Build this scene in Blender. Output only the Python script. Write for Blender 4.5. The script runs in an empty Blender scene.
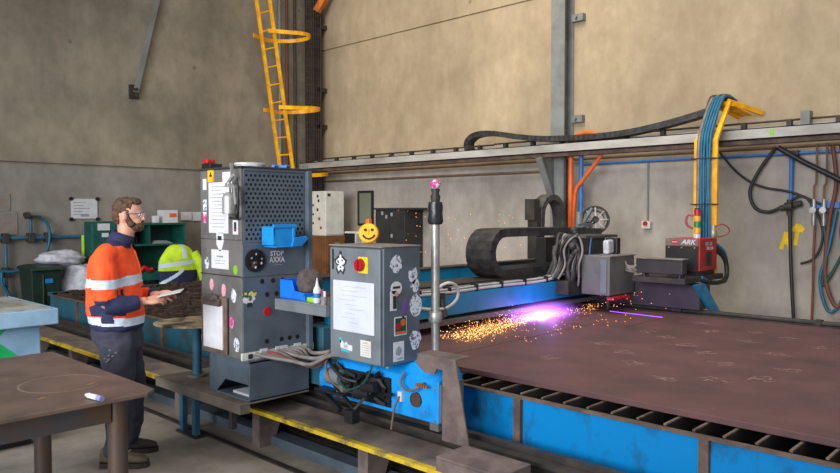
import bpy, bmesh, math, random
from mathutils import Vector, Matrix, Euler
random.seed(7)
R = math.radians
PI = math.pi
scn = bpy.context.scene
COL = scn.collection

# ------------------------------------------------------------------ camera, world, daylight, exposure
cam_d = bpy.data.cameras.new('camera')
cam = bpy.data.objects.new('camera', cam_d)
COL.objects.link(cam)
cam_d.sensor_width = 36.0
cam_d.lens = 36.0 * 720.0 / 840.0
cam_d.clip_start = 0.05
cam.location = (0, 0, 1.7)
cam.rotation_euler = (R(90) - math.atan(24.5 / 720.0), 0, R(43.8 - 90))
scn.camera = cam

world = bpy.data.worlds.new('world')
scn.world = world
world.use_nodes = True
world.node_tree.nodes['Background'].inputs[0].default_value = (0.93, 0.96, 1.0, 1)
world.node_tree.nodes['Background'].inputs[1].default_value = 0.44


def area(name, loc, target, sx, sy, power, color):
    d = bpy.data.lights.new(name, 'AREA')
    d.shape = 'RECTANGLE'
    d.size = sx
    d.size_y = sy
    d.energy = power
    d.color = color
    o = bpy.data.objects.new(name, d)
    COL.objects.link(o)
    o.location = loc
    o.rotation_euler = (Vector(target) - Vector(loc)).to_track_quat('-Z', 'Y').to_euler()
    return o


# daylight through the open roller door on the near side; unseen overhead lamps added as fill
door = area('roller_door_daylight', (-5.5, 2.0, 3.4), (8.0, 7.6, 1.8), 7.0, 4.5, 360, (0.97, 0.98, 1.0))
door.data.spread = R(85)
wall_fill = area('warm_wall_fill', (3.6, 5.6, 8.8), (8.87, 6.6, 3.9), 3.0, 5.0, 190, (1.0, 0.88, 0.70))  # warm area lamp added to brighten the right wall
wall_fill.data.spread = R(100)
tab = area('table_fill', (4.8, 2.0, 9.0), (4.8, 2.0, 0.0), 2.5, 4.0, 85, (1.0, 0.97, 0.92))  # area lamp added to brighten the table from above
tab.data.spread = R(95)

vs = scn.view_settings
vs.view_transform = 'Standard'
vs.look = 'None'
vs.gamma = 1
vs.use_curve_mapping = False
vs.exposure = 0.0


# ------------------------------------------------------------------ materials
def lin(c):
    return tuple((x / 255 / 12.92) if x / 255 <= 0.04045 else ((x / 255 + 0.055) / 1.055) ** 2.4 for x in c)


MATS = {}


def mat(name, rgb, rough=0.6, metal=0.0, rgb2=None, scale=6.0, bump=0.0, bscale=40.0, detail=6.0, lo=0.4, hi=0.62,
        stretch=(1, 1, 1), spec=0.5):
    """painted or bare surface: base colour broken up by a second (dirt, wear) colour through noise"""
    if name in MATS:
        return MATS[name]
    m = bpy.data.materials.new(name)
    m.use_nodes = True
    nt = m.node_tree
    b = nt.nodes['Principled BSDF']
    b.inputs['Roughness'].default_value = rough
    b.inputs['Metallic'].default_value = metal
    b.inputs['Specular IOR Level'].default_value = spec
    if rgb2 is None:
        rgb2 = tuple(x * 0.86 for x in rgb)
    tc = nt.nodes.new('ShaderNodeTexCoord')
    mp = nt.nodes.new('ShaderNodeMapping')
    mp.inputs['Scale'].default_value = stretch
    nt.links.new(tc.outputs['Object'], mp.inputs['Vector'])
    n = nt.nodes.new('ShaderNodeTexNoise')
    n.inputs['Scale'].default_value = scale
    n.inputs['Detail'].default_value = detail
    n.inputs['Roughness'].default_value = 0.6
    nt.links.new(mp.outputs[0], n.inputs['Vector'])
    cr = nt.nodes.new('ShaderNodeValToRGB')
    cr.color_ramp.elements[0].position = lo
    cr.color_ramp.elements[1].position = hi
    cr.color_ramp.elements[0].color = (*lin(rgb), 1)
    cr.color_ramp.elements[1].color = (*lin(rgb2), 1)
    nt.links.new(n.outputs['Fac'], cr.inputs[0])
    nt.links.new(cr.outputs[0], b.inputs['Base Color'])
    if bump > 0:
        n2 = nt.nodes.new('ShaderNodeTexNoise')
        n2.inputs['Scale'].default_value = bscale
        n2.inputs['Detail'].default_value = 4
        nt.links.new(mp.outputs[0], n2.inputs['Vector'])
        bp = nt.nodes.new('ShaderNodeBump')
        bp.inputs['Strength'].default_value = bump
        bp.inputs['Distance'].default_value = 0.01
        nt.links.new(n2.outputs['Fac'], bp.inputs['Height'])
        nt.links.new(bp.outputs[0], b.inputs['Normal'])
    MATS[name] = m
    return m


def emat(name, rgb, strength):
    m = bpy.data.materials.new(name)
    m.use_nodes = True
    nt = m.node_tree
    nt.nodes.clear()
    e = nt.nodes.new('ShaderNodeEmission')
    e.inputs[0].default_value = (*lin(rgb), 1)
    e.inputs[1].default_value = strength
    o = nt.nodes.new('ShaderNodeOutputMaterial')
    nt.links.new(e.outputs[0], o.inputs[0])
    return m


def concrete(name, c1, c2, c3, streak):
    """cast concrete panel: large mottling, vertical run marks, small pits"""
    m = bpy.data.materials.new(name)
    m.use_nodes = True
    nt = m.node_tree
    b = nt.nodes['Principled BSDF']
    b.inputs['Roughness'].default_value = 0.85
    b.inputs['Specular IOR Level'].default_value = 0.25
    tc = nt.nodes.new('ShaderNodeTexCoord')

    def noise(sc, det, st, src=None):
        mp = nt.nodes.new('ShaderNodeMapping')
        mp.inputs['Scale'].default_value = st
        nt.links.new(tc.outputs['Object'], mp.inputs[0])
        n = nt.nodes.new('ShaderNodeTexNoise')
        n.inputs['Scale'].default_value = sc
        n.inputs['Detail'].default_value = det
        n.inputs['Roughness'].default_value = 0.65
        nt.links.new(mp.outputs[0], n.inputs['Vector'])
        return n

    def ramp(n, a, ca, bb, cb):
        r = nt.nodes.new('ShaderNodeValToRGB')
        r.color_ramp.elements[0].position = a
        r.color_ramp.elements[1].position = bb
        r.color_ramp.elements[0].color = (*ca, 1)
        r.color_ramp.elements[1].color = (*cb, 1)
        nt.links.new(n.outputs['Fac'], r.inputs[0])
        return r

    big = ramp(noise(0.55, 5, (1, 1, 1)), 0.35, lin(c1), 0.66, lin(c2))
    st = ramp(noise(1.3, 7, (1, 1, 0.13)), 0.42, (1, 1, 1), 0.75, (streak, streak, streak))
    fine = ramp(noise(5, 12, (1, 1, .6)), 0.3, lin(c3), 0.7, (1, 1, 1))
    mx = nt.nodes.new('ShaderNodeMix')
    mx.data_type = 'RGBA'
    mx.blend_type = 'MULTIPLY'
    mx.inputs['Factor'].default_value = 1
    nt.links.new(big.outputs[0], mx.inputs['A'])
    nt.links.new(st.outputs[0], mx.inputs['B'])
    mx2 = nt.nodes.new('ShaderNodeMix')
    mx2.data_type = 'RGBA'
    mx2.blend_type = 'MULTIPLY'
    mx2.inputs['Factor'].default_value = 0.55
    nt.links.new(mx.outputs['Result'], mx2.inputs['A'])
    nt.links.new(fine.outputs[0], mx2.inputs['B'])
    # sparse pits
    vo = nt.nodes.new('ShaderNodeTexVoronoi')
    vo.inputs['Scale'].default_value = 1.1
    nt.links.new(tc.outputs['Object'], vo.inputs['Vector'])
    lt = nt.nodes.new('ShaderNodeValToRGB')
    lt.color_ramp.elements[0].position = 0.025
    lt.color_ramp.elements[1].position = 0.05
    lt.color_ramp.elements[0].color = (0.35, 0.33, 0.3, 1)
    lt.color_ramp.elements[1].color = (1, 1, 1, 1)
    nt.links.new(vo.outputs['Distance'], lt.inputs[0])
    mx3 = nt.nodes.new('ShaderNodeMix')
    mx3.data_type = 'RGBA'
    mx3.blend_type = 'MULTIPLY'
    mx3.inputs['Factor'].default_value = 0.55
    nt.links.new(mx2.outputs['Result'], mx3.inputs['A'])
    nt.links.new(lt.outputs[0], mx3.inputs['B'])
    nt.links.new(mx3.outputs['Result'], b.inputs['Base Color'])
    n3 = noise(30, 6, (1, 1, 1))
    bp = nt.nodes.new('ShaderNodeBump')
    bp.inputs['Strength'].default_value = 0.25
    bp.inputs['Distance'].default_value = 0.01
    nt.links.new(n3.outputs['Fac'], bp.inputs['Height'])
    nt.links.new(bp.outputs[0], b.inputs['Normal'])
    return m


M_WALLR = concrete('concrete_right', (194, 176, 147), (166, 150, 126), (205, 200, 192), 0.82)
M_WALLR2 = concrete('concrete_right_lower', (196, 188, 179), (160, 153, 146), (200, 196, 190), 0.85)
M_WALLL = concrete('concrete_left', (170, 160, 142), (124, 118, 106), (196, 192, 186), 0.78)
M_WALLL2 = concrete('concrete_left_lower', (162, 158, 149), (126, 122, 116), (196, 194, 190), 0.85)
M_FLOOR = mat('floor_concrete', (168, 157, 143), 0.75, 0, (112, 104, 95), 1.6, 0.25, 30, 9, 0.38, 0.66)
M_BLUE = mat('blue_paint', (22, 138, 186), 0.45, 0, (24, 104, 140), 5, 0.05, 30, 8, 0.5, 0.75)
M_BLUEB = mat('blue_bright', (16, 150, 235), 0.42, 0, (14, 112, 180), 5, 0.03, 30, 8, 0.5, 0.75)
M_SOOTSHADE = mat('soot_shade_steel', (38, 32, 28), .9)  # soot plus the shade of the gaps between slats, put into the colour
M_PLAT = mat('platform_steel', (120, 110, 100), 0.6, 0, (96, 88, 80), 5, 0.1, 50)
M_BLUET = mat('blue_table_paint', (2, 130, 200), 0.5, 0, (30, 84, 118), 5, 0.08, 30, 10, 0.5, 0.66, (1, 1, 0.6), spec=.2)
M_TEAL = mat('teal_paint', (38, 98, 118), 0.5, 0, (58, 70, 72), 4, 0.06, 30, 8, 0.45, 0.68)
M_GREY = mat('grey_paint', (112, 120, 126), 0.5, 0, (92, 98, 103), 5, 0.03, 60, 8, 0.45, 0.7)
M_GREYW = mat('warm_grey_paint', (104, 104, 102), 0.5, 0, (84, 84, 84), 5, 0.03, 60, 8, 0.45, 0.7)
M_SLATE = mat('slate_paint', (86, 98, 110), 0.45, 0, (70, 80, 90), 5, 0.03, 60, 8, 0.45, 0.7)
M_DARK = mat('dark_steel', (52, 50, 50), 0.6, 0.3, (70, 64, 58), 7, 0.1, 40)
M_BLACK = mat('black_plastic', (20, 21, 24), 0.5, 0, (32, 32, 34), 8)
M_HOLE = mat('hole_dark', (12, 14, 17), 0.9)
M_STEELG = mat('galvanised', (176, 176, 172), 0.42, 0.55, (140, 140, 138), 6, 0.05, 40)
M_BEAM = mat('beam_galvanised', (190, 188, 182), 0.55, 0.2, (150, 148, 142), 3, 0.05, 40, 8, 0.4, 0.65, (1, 0.4, 1))
M_COLM = mat('column_paint', (128, 132, 130), 0.6, 0, (112, 114, 112), 4)
M_RUSTP = mat('mill_plate', (112, 76, 76), 0.6, 0.1, (84, 62, 62), 2.2, 0.12, 24, 10, 0.35, 0.68)
M_RUST = mat('rust_brown', (118, 96, 84), 0.7, 0.1, (84, 68, 60), 7, 0.15, 50)
M_BRKT = mat('primer_brown', (122, 106, 100), 0.65, 0.1, (92, 80, 78), 7, 0.1, 50)
M_RUSTD = mat('rust_dark', (78, 60, 48), 0.85, 0.1, (48, 38, 32), 9, 0.3, 50)
M_SLAT = mat('slat_steel', (132, 116, 102), 0.7, 0.2, (86, 72, 62), 9, 0.2, 50)
M_YEL = mat('yellow_paint', (255, 190, 10), 0.45, 0, (226, 150, 14), 6)
M_YELD = mat('worn_yellow_edge', (210, 180, 36), 0.7, 0, (104, 92, 62), 9, 0.15, 60, 9, 0.45, 0.66)
M_WALK = mat('walkway_steel', (132, 118, 106), 0.65, 0.1, (100, 90, 82), 6, 0.5, 90)
M_TABLE = mat('table_brown', (116, 96, 84), 0.5, 0.15, (82, 70, 64), 3.5, 0.06, 40, 9, 0.4, 0.7)
M_TLEG = mat('table_leg_steel', (88, 86, 92), 0.45, 0.5, (104, 84, 70), 6, 0.06, 40)
M_BENCH = mat('light_blue_paint', (146, 182, 210), 0.5, 0, (122, 160, 188), 4, 0.04, 40)
M_BENCHT = mat('bench_worn_top', (168, 172, 168), 0.6, 0, (140, 112, 84), 9, 0.08, 40, 8, 0.5, 0.66)
M_GREEN = mat('green_sign', (20, 186, 104), 0.5)
M_DKGREEN = mat('green_cabinet', (18, 92, 80), 0.5, 0, (12, 72, 66), 4)
M_BINGREEN = mat('bin_green', (20, 44, 34), 0.5, 0, (26, 52, 40), 5)
M_WHITE = mat('white_paper', (208, 210, 214), 0.7, 0, (196, 198, 204), 12)
M_WHITEC = mat('white_enamel', (214, 214, 206), 0.45, 0, (196, 196, 188), 4)
M_WB = mat('whiteboard', (206, 211, 222), 0.3, 0, (196, 201, 214), 6)
M_SACK = mat('white_sack', (206, 208, 216), 0.8, 0, (170, 174, 186), 12, 0.4, 16)
M_BROWNC = mat('brown_cabinet', (126, 84, 52), 0.5, 0, (104, 68, 44), 5)
M_BLKC = mat('charcoal_cabinet', (50, 50, 50), 0.5, 0, (40, 40, 40), 4)
M_RED = mat('red_paint', (186, 24, 34), 0.4, 0, (160, 18, 28), 6)
M_ORANGE = mat('orange_conduit', (228, 104, 40), 0.5)
M_ORANGEB = mat('orange_brace', (222, 118, 30), 0.5)
M_BPIPE = mat('blue_pipe', (52, 108, 138), 0.5, 0, (40, 84, 110), 6)
M_BPIPE2 = mat('blue_pipe_bright', (46, 116, 190), 0.5)
M_BRPIPE = mat('brown_pipe', (116, 92, 72), 0.7)
M_CHAIN = mat('chain_plastic', (38, 38, 40), 0.5, 0, (62, 60, 58), 10, 0.1, 40)
M_CHAIN2 = mat('chain_dusty', (84, 82, 80), 0.6, 0, (58, 56, 55), 10, 0.1, 40)
M_HOSEG = mat('grey_hose', (138, 130, 126), 0.6, 0, (112, 104, 100), 10)
M_HOSER = mat('red_hose', (164, 70, 72), 0.6)
M_HOSEW = mat('white_hose', (206, 206, 206), 0.5)
M_HOSET = mat('teal_hose', (22, 104, 134), 0.45, 0, (16, 86, 116), 8)
M_HOSEK = mat('black_hose', (30, 34, 40), 0.5)
M_HOSEGR = mat('green_hose', (24, 76, 66), 0.5)
M_HOSEBR = mat('red_brown_hose', (112, 62, 46), 0.6)
M_COPPER = mat('copper', (190, 120, 70), 0.35, 0.8)
M_BINBLUE = mat('bin_blue', (12, 116, 236), 0.45, 0, (8, 100, 214), 6)
M_BINCY = mat('bin_cyan', (22, 140, 216), 0.45, 0, (14, 120, 196), 6)
M_RAG = mat('rag_brown', (92, 80, 76), 0.95, 0, (66, 58, 56), 18, 0.6, 40)
M_SKIN = mat('skin', (206, 152, 128), 0.55, 0, (190, 132, 110), 14)
M_HAIR = mat('hair_brown', (92, 64, 44), 0.7, 0, (60, 42, 30), 60, 0.5, 160, 6, 0.4, 0.6, (1, 1, 0.4))
M_HIVIS = mat('hivis_orange', (255, 92, 30), 0.75, 0, (238, 72, 22), 5, 0.25, 14)
M_NAVY = mat('navy_cloth', (34, 40, 78), 0.85, 0, (26, 30, 60), 8, 0.3, 22)
M_SILVER = mat('reflective_tape', (200, 214, 230), 0.4, 0.0, (196, 212, 230), 8)
M_PANTS = mat('work_trousers', (62, 62, 78), 0.9, 0, (46, 46, 60), 5, 0.4, 16)
M_BOOT = mat('boot_suede', (104, 90, 74), 0.85, 0, (80, 68, 56), 12, 0.2, 40)
M_BOOTSHADE = mat('boot_shaded', (62, 56, 52), 0.85, 0, (48, 42, 38), 12, 0.2, 40)  # darker copy of the suede: the far boot's shade put into the colour
M_SOLE = mat('boot_sole', (54, 48, 44), 0.8)
M_HIYEL = mat('hivis_yellow', (196, 230, 40), 0.7, 0, (170, 206, 36), 8, 0.3, 20)
M_GRAF = mat('yellow_spray', (246, 206, 30), 0.8)
M_PURPLE = mat('sticker_purple', (112, 70, 150), 0.6)
M_INK = mat('ink', (40, 40, 48), 0.7)
M_INKG = mat('ink_grey', (150, 152, 160), 0.7)
M_STKW = mat('sticker_white', (206, 212, 224), 0.5, 0, (92, 98, 112), 55, 0, 40, 3, 0.53, 0.58)
M_STKC = mat('sticker_colour', (222, 196, 60), 0.5, 0, (60, 90, 80), 40, 0, 40, 3, 0.45, 0.5)
M_LIME = mat('sticker_lime', (140, 204, 40), 0.5)
M_PINK = mat('sticker_pink', (226, 176, 186), 0.5, 0, (206, 130, 150), 50)
M_CYAN = mat('sticker_cyan', (40, 190, 206), 0.5)
M_TAPEK = mat('black_tape', (28, 30, 34), 0.3, 0, (40, 42, 46), 20, 0.3, 40)
M_MAGENTA = mat('magenta_tape', (226, 214, 222), 0.5, 0, (206, 60, 140), 22, 0, 40, 3, 0.45, 0.5)
M_GLASS = mat('lens_clear', (190, 200, 214), 0.1)
M_AMBER = mat('amber_lens', (240, 170, 50), 0.3)
M_GRNL = mat('green_lens', (20, 140, 80), 0.3)
M_MAP = mat('wall_map', (134, 128, 92), 0.6, 0, (110, 130, 120), 14, 0, 40, 6, 0.4, 0.6)
M_RTOP = mat('round_top', (186, 168, 130), 0.6, 0, (70, 60, 48), 7, 0.1, 30, 8, 0.42, 0.6)


# ------------------------------------------------------------------ mesh building
ORG = {}


class MB:
    def __init__(s):
        s.v = []
        s.f = []
        s.m = []

    def add(s, vs, fs, m=0):
        k = len(s.v)
        s.v += [Vector(p) for p in vs]
        s.f += [[i + k for i in f] for f in fs]
        s.m += [m] * len(fs)
        return s

    def box(s, x0, x1, y0, y1, z0, z1, m=0):
        v = [(x, y, z) for x in (x0, x1) for y in (y0, y1) for z in (z0, z1)]
        return s.add(v, [(0, 1, 3, 2), (4, 6, 7, 5), (0, 4, 5, 1), (2, 3, 7, 6), (0, 2, 6, 4), (1, 5, 7, 3)], m)

    def obox(s, c, d, X=(1, 0, 0), Z=(0, 0, 1), m=0):
        X = Vector(X).normalized()
        Z = Vector(Z)
        Y = Z.cross(X).normalized()
        Z = X.cross(Y)
        c = Vector(c)
        v = [c + X * (i * d[0] / 2) + Y * (j * d[1] / 2) + Z * (k * d[2] / 2) for i in (-1, 1) for j in (-1, 1) for k in (-1, 1)]
        return s.add(v, [(0, 1, 3, 2), (4, 6, 7, 5), (0, 4, 5, 1), (2, 3, 7, 6), (0, 2, 6, 4), (1, 5, 7, 3)], m)

    def bar(s, p0, p1, w, h, m=0, up=(0, 0, 1)):
        p0, p1 = Vector(p0), Vector(p1)
        d = p1 - p0
        u = Vector(up)
        if abs(d.normalized().dot(u)) > 0.98:
            u = Vector((1, 0, 0))
        return s.obox((p0 + p1) / 2, (d.length, w, h), d, u, m)

    def prism(s, pts, axis, a, b, m=0):
        n = len(pts)

        def P(p, t):
            return {'x': (t, p[0], p[1]), 'y': (p[0], t, p[1]), 'z': (p[0], p[1], t)}[axis]
        v = [P(p, a) for p in pts] + [P(p, b) for p in pts]
        f = [list(range(n))[::-1], list(range(n, 2 * n))] + [(i, (i + 1) % n, n + (i + 1) % n, n + i) for i in range(n)]
        return s.add(v, f, m)

    def cyl(s, p0, p1, r0, r1=None, n=16, m=0):
        return s.tube([p0, p1], [r0, r0 if r1 is None else r1], n, m)

    def tube(s, pts, r, n=8, m=0, flat=1.0, closed=False):
        pts = [Vector(p) for p in pts]
        N = len(pts)
        rr = r if isinstance(r, (list, tuple)) else [r] * N
        t0 = (pts[1] - pts[0]).normalized()
        a = Vector((0, 0, 1)) if abs(t0.z) < 0.9 else Vector((1, 0, 0))
        nrm = (a - t0 * a.dot(t0)).normalized()
        k = len(s.v)
        for i, p in enumerate(pts):
            if closed:
                t = (pts[(i + 1) % N] - pts[i - 1]).normalized()
            else:
                t = (pts[min(i + 1, N - 1)] - pts[max(i - 1, 0)]).normalized()
            nrm = (nrm - t * nrm.dot(t)).normalized()
            b = t.cross(nrm)
            for j in range(n):
                an = 2 * PI * j / n
                s.v.append(p + (nrm * math.cos(an) + b * math.sin(an) * flat) * rr[i])
        for i in range(N if closed else N - 1):
            for j in range(n):
                q = k + ((i + 1) % N) * n
                s.f.append([k + i * n + j, k + i * n + (j + 1) % n, q + (j + 1) % n, q + j])
                s.m.append(m)
        if not closed:
            s.f.append([k + j for j in range(n)][::-1])
            s.f.append([k + (N - 1) * n + j for j in range(n)])
            s.m += [m, m]
        return s

    def ell(s, c, r, m=0, nu=14, nv=9, fn=None):
        c = Vector(c)
        if isinstance(r, (int, float)):
            r = (r, r, r)
        v = [c + Vector((0, 0, r[2]))]
        for i in range(1, nv):
            th = PI * i / nv
            for j in range(nu):
                ph = 2 * PI * j / nu
                d = Vector((math.sin(th) * math.cos(ph), math.sin(th) * math.sin(ph), math.cos(th)))
                k = fn(d) if fn else 1
                v.append(c + Vector((d.x * r[0], d.y * r[1], d.z * r[2])) * k)
        v.append(c - Vector((0, 0, r[2])))
        f = [(0, 1 + j, 1 + (j + 1) % nu) for j in range(nu)]
        for i in range(nv - 2):
            for j in range(nu):
                a, b = 1 + i * nu + j, 1 + i * nu + (j + 1) % nu
                f.append((a, a + nu, b + nu, b))
        L = len(v) - 1
        f += [(L, L - nu + (j + 1) % nu, L - nu + j) for j in range(nu)]
        return s.add(v, f, m)

    def build(s, name, mats, parent=None, bevel=0, smooth=False, origin=None, segs=2):
        if not isinstance(mats, (list, tuple)):
            mats = [mats]
        if parent is not None:
            o0 = ORG[parent]
        elif origin is not None:
            o0 = Vector(origin)
        else:
            xs = [v.x for v in s.v]
            ys = [v.y for v in s.v]
            zs = [v.z for v in s.v]
            o0 = Vector(((min(xs) + max(xs)) / 2, (min(ys) + max(ys)) / 2, min(zs)))
        me = bpy.data.meshes.new(name)
        bm = bmesh.new()
        vv = [bm.verts.new(v - o0) for v in s.v]
        for f, mi in zip(s.f, s.m):
            try:
                fc = bm.faces.new([vv[i] for i in f])
                fc.material_index = mi
                fc.smooth = smooth
            except ValueError:
                pass
        bmesh.ops.recalc_face_normals(bm, faces=bm.faces)
        bm.to_mesh(me)
        bm.free()
        for m in mats:
            me.materials.append(m)
        o = bpy.data.objects.new(name, me)
        COL.objects.link(o)
        if parent is not None:
            o.parent = parent
        else:
            o.location = o0
        ORG[o] = o0
        if bevel:
            b = o.modifiers.new('bevel', 'BEVEL')
            b.width = bevel
            b.segments = segs
            b.limit_method = 'ANGLE'
            b.angle_limit = R(40)
        if smooth:
            e = o.modifiers.new('edge', 'EDGE_SPLIT')
            e.split_angle = R(48)
        return o


def tag(o, label=None, cat=None, group=None, kind=None):
    if label:
        o['label'] = label
    if cat:
        o['category'] = cat
    if group:
        o['group'] = group
    if kind:
        o['kind'] = kind
    return o


def thing(name, label, cat, loc=(0, 0, 0), group=None):
    o = bpy.data.objects.new(name, None)
    o.empty_display_size = 0.1
    COL.objects.link(o)
    o.location = loc
    ORG[o] = Vector(loc)
    return tag(o, label, cat, group)


def cat_rom(pts, k=6, closed=False):
    P = [Vector(p) for p in pts]
    n = len(P)
    out = []
    for i in range(n if closed else n - 1):
        if closed:
            a, b, c, d = P[i - 1], P[i], P[(i + 1) % n], P[(i + 2) % n]
        else:
            a, b, c, d = P[max(i - 1, 0)], P[i], P[i + 1], P[min(i + 2, n - 1)]
        for j in range(k):
            t = j / k
            out.append(0.5 * ((2 * b) + (c - a) * t + (2 * a - 5 * b + 4 * c - d) * t * t + (3 * b - a - 3 * c + d) * t ** 3))
    if not closed:
        out.append(P[-1])
    return out


def hose(name, pts, r, m, parent=None, label=None, cat=None, group=None, n=8, k=6):
    o = MB().tube(cat_rom(pts, k), r, n).build(name, m, parent, smooth=True)
    return tag(o, label, cat, group)


def P2(face, plane, u, w, d=0.0):
    """point on a vertical face: 'x' faces -X (u is Y), 'y' faces -Y (u is X)"""
    return Vector((plane - d, u, w)) if face == 'x' else Vector((u, plane - d, w))


def flat(mb, face, plane, pts, t=0.002, m=0, base=0.0):
    n = len(pts)
    a = [P2(face, plane, u, w, base) for u, w in pts]
    b = [P2(face, plane, u, w, base + t) for u, w in pts]
    mb.add(a + b, [list(range(n)), list(range(n, 2 * n))[::-1]] + [(i, (i + 1) % n, n + (i + 1) % n, n + i) for i in range(n)], m)


def rect(mb, face, plane, u, w, du, dw, t=0.002, m=0, base=0.0):
    flat(mb, face, plane, [(u - du / 2, w - dw / 2), (u + du / 2, w - dw / 2), (u + du / 2, w + dw / 2), (u - du / 2, w + dw / 2)], t, m, base)


def disc(mb, face, plane, u, w, r, t=0.002, m=0, base=0.0, n=14, sx=1.0, rnd=0.0, ph=0):
    pts = []
    for i in range(n):
        a = 2 * PI * i / n + ph
        k = r * (1 + random.uniform(-rnd, rnd))
        pts.append((u + math.cos(a) * k * sx, w + math.sin(a) * k))
    flat(mb, face, plane, pts, t, m, base)


def text(name, body, face, plane, u, w, size, m, parent, base=0.003, sx=1.0, shear=0.0, rot=0.0):
    cu = bpy.data.curves.new(name, 'FONT')
    cu.body = body
    cu.size = size
    cu.align_x = 'CENTER'
    cu.align_y = 'CENTER'
    cu.offset = size * 0.02
    cu.shear = shear
    cu.resolution_u = 2
    tmp = bpy.data.objects.new('tmp_text', cu)
    COL.objects.link(tmp)
    dg = bpy.context.evaluated_depsgraph_get()
    me = bpy.data.meshes.new_from_object(tmp.evaluated_get(dg))
    bpy.data.objects.remove(tmp)
    mb = MB()
    cr, sr = math.cos(rot), math.sin(rot)
    sgn = -1 if face == 'x' else 1
    vs_ = []
    for v in me.vertices:
        x, y = v.co.x * sx, v.co.y
        x, y = x * cr - y * sr, x * sr + y * cr
        vs_.append(P2(face, plane, u + sgn * x, w + y, base))
    mb.add(vs_, [list(p.vertices) for p in me.polygons])
    bpy.data.meshes.remove(me)
    return mb.build(name, m, parent)


# ------------------------------------------------------------------ the room
XW, YW = 8.87, 11.3
fl = MB().box(-6, XW + .3, -4, YW + .3, -0.2, 0).build('floor', M_FLOOR, origin=(0, 0, 0))
tag(fl, kind='structure')
wr = MB()
wr.box(XW, XW + .2, -4, YW + .3, -0.1, 2.40, 1)
wr.box(XW, XW + .2, -4, YW + .3, 2.40, 4.81)
wr.box(XW, XW + .2, -4, YW + .3, 4.835, 9.4)
wr.box(XW + .03, XW + .2, -4, YW + .3, 4.8, 4.84)
wr = wr.build('wall_right', [M_WALLR, M_WALLR2], origin=(XW, 0, 0))
tag(wr, kind='structure')
wl = MB()
wl.box(-6, XW, YW + .012, YW + .3, -0.1, 2.39, 1)
wl.box(-6, XW, YW, YW + .3, 2.425, 9.4)
wl.box(-6, XW, YW + .05, YW + .3, 2.3, 2.5)
wl = wl.build('wall_left', [M_WALLL, M_WALLL2], origin=(0, YW, 0))
tag(wl, kind='structure')
# spray-painted arrow and letters on the right wall
g = MB()
for k_, (a, b) in enumerate((((2.735, 1.27), (2.68, 1.47)), ((2.68, 1.47), (2.63, 1.26)), ((2.72, 1.35), (2.64, 1.35)),
             ((2.585, 1.32), (2.555, 1.52)), ((2.63, 1.50), (2.50, 1.49)), ((2.555, 1.56), (2.50, 1.49)), ((2.555, 1.56), (2.61, 1.48)))):
    g.bar((XW - .004 - k_ * .0008, *a), (XW - .004 - k_ * .0008, *b), .045, .004, up=(1, 0, 0))
g.build('spray_paint_mark', M_GRAF, wr)

# the main column on the right wall: an I section
c = MB()
c.box(8.62, 8.64, 5.50, 5.72, 0, 9.2)
c.box(8.85, 8.87, 5.50, 5.72, 0, 9.2)
c.box(8.64, 8.85, 5.60, 5.62, 0, 9.2)
for z in (2.95, 4.35):
    c.box(8.79, 8.87, 5.32, 5.50, z, z + .1)
    c.cyl((8.75, 5.42, z + .05), (8.79, 5.42, z + .05), .02)
tag(c.build('wall_column', M_COLM), kind='structure')
# corner column
c = MB()
c.box(8.50, 8.52, 10.95, 11.2, 0, 9.2)
c.box(8.68, 8.70, 10.95, 11.2, 0, 9.2)
c.box(8.52, 8.68, 11.06, 11.08, 0, 9.2)
for z in (2.5, 3.3, 4.0, 5.2):
    c.box(8.68, 8.86, 10.98, 11.08, z, z + .08)
tag(c.build('corner_column', M_DARK), kind='structure')

# diagonal brace on the left wall
t = thing('wall_brace', 'thin grey diagonal brace rod fixed to the left concrete wall', 'brace', (5.15, 11.25, 3.5))
m = MB()
m.bar((5.17, 11.22, 3.6), (5.66, 11.22, 5.6), .05, .05)
m.bar((5.20, 11.19, 3.6), (5.69, 11.19, 5.6), .02, .02)
m.build('rod', M_COLM, t)
m = MB()
m.box(5.10, 5.24, 11.24, 11.30, 3.50, 3.72)
m.cyl((5.17, 11.16, 3.55), (5.17, 11.26, 3.55), .03)
m.cyl((5.17, 11.16, 3.64), (5.17, 11.26, 3.64), .025)
m.build('wall_bracket', M_DARK, t)
# orange brace high in the corner
m = MB().bar((8.55, 10.9, 5.48), (8.75, 10.45, 6.2), .12, .12)
tag(m.build('orange_roof_brace', M_ORANGEB, bevel=.01), 'short orange roof brace at the top of the room corner', 'brace')

# ------------------------------------------------------------------ caged ladder by the corner
t = thing('caged_ladder', 'tall yellow caged ladder leaning beside the corner of the hall', 'ladder', (7.7, 10.45, 0))


def lx(z):
    return 7.90 - 0.162 * z


for y in (10.62, 10.3):
    MB().bar((lx(0) + (.04 if y < 10.5 else 0), y, 0), (lx(6.4) + (.04 if y < 10.5 else 0), y, 6.4), .07, .035).build('side_rail', M_YEL, t, bevel=.006)
z = .3
while z < 6.2:
    MB().cyl((lx(z) + .02, 10.62, z), (lx(z) + .04, 10.3, z), .013, n=8).build('rung', M_YEL, t)
    z += .30
for z in (2.35, 3.5, 4.75, 5.9):
    pts = []
    for i in range(15):
        a = -PI * .62 + PI * 1.24 * i / 14
        pts.append((lx(z) + .41 + .44 * math.cos(a) - .02, 10.46 + .40 * math.sin(a), z + .04 * math.cos(a)))
    pts = [(lx(z) - .12, 10.24, z - .02)] + pts + [(lx(z) - .12, 10.68, z - .02)]
    m = MB()
    k = len(m.v)
    for p, q in zip(pts[:-1], pts[1:]):
        m.bar(p, q, .012, .065)
    m.build('cage_hoop', M_YEL, t)
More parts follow.
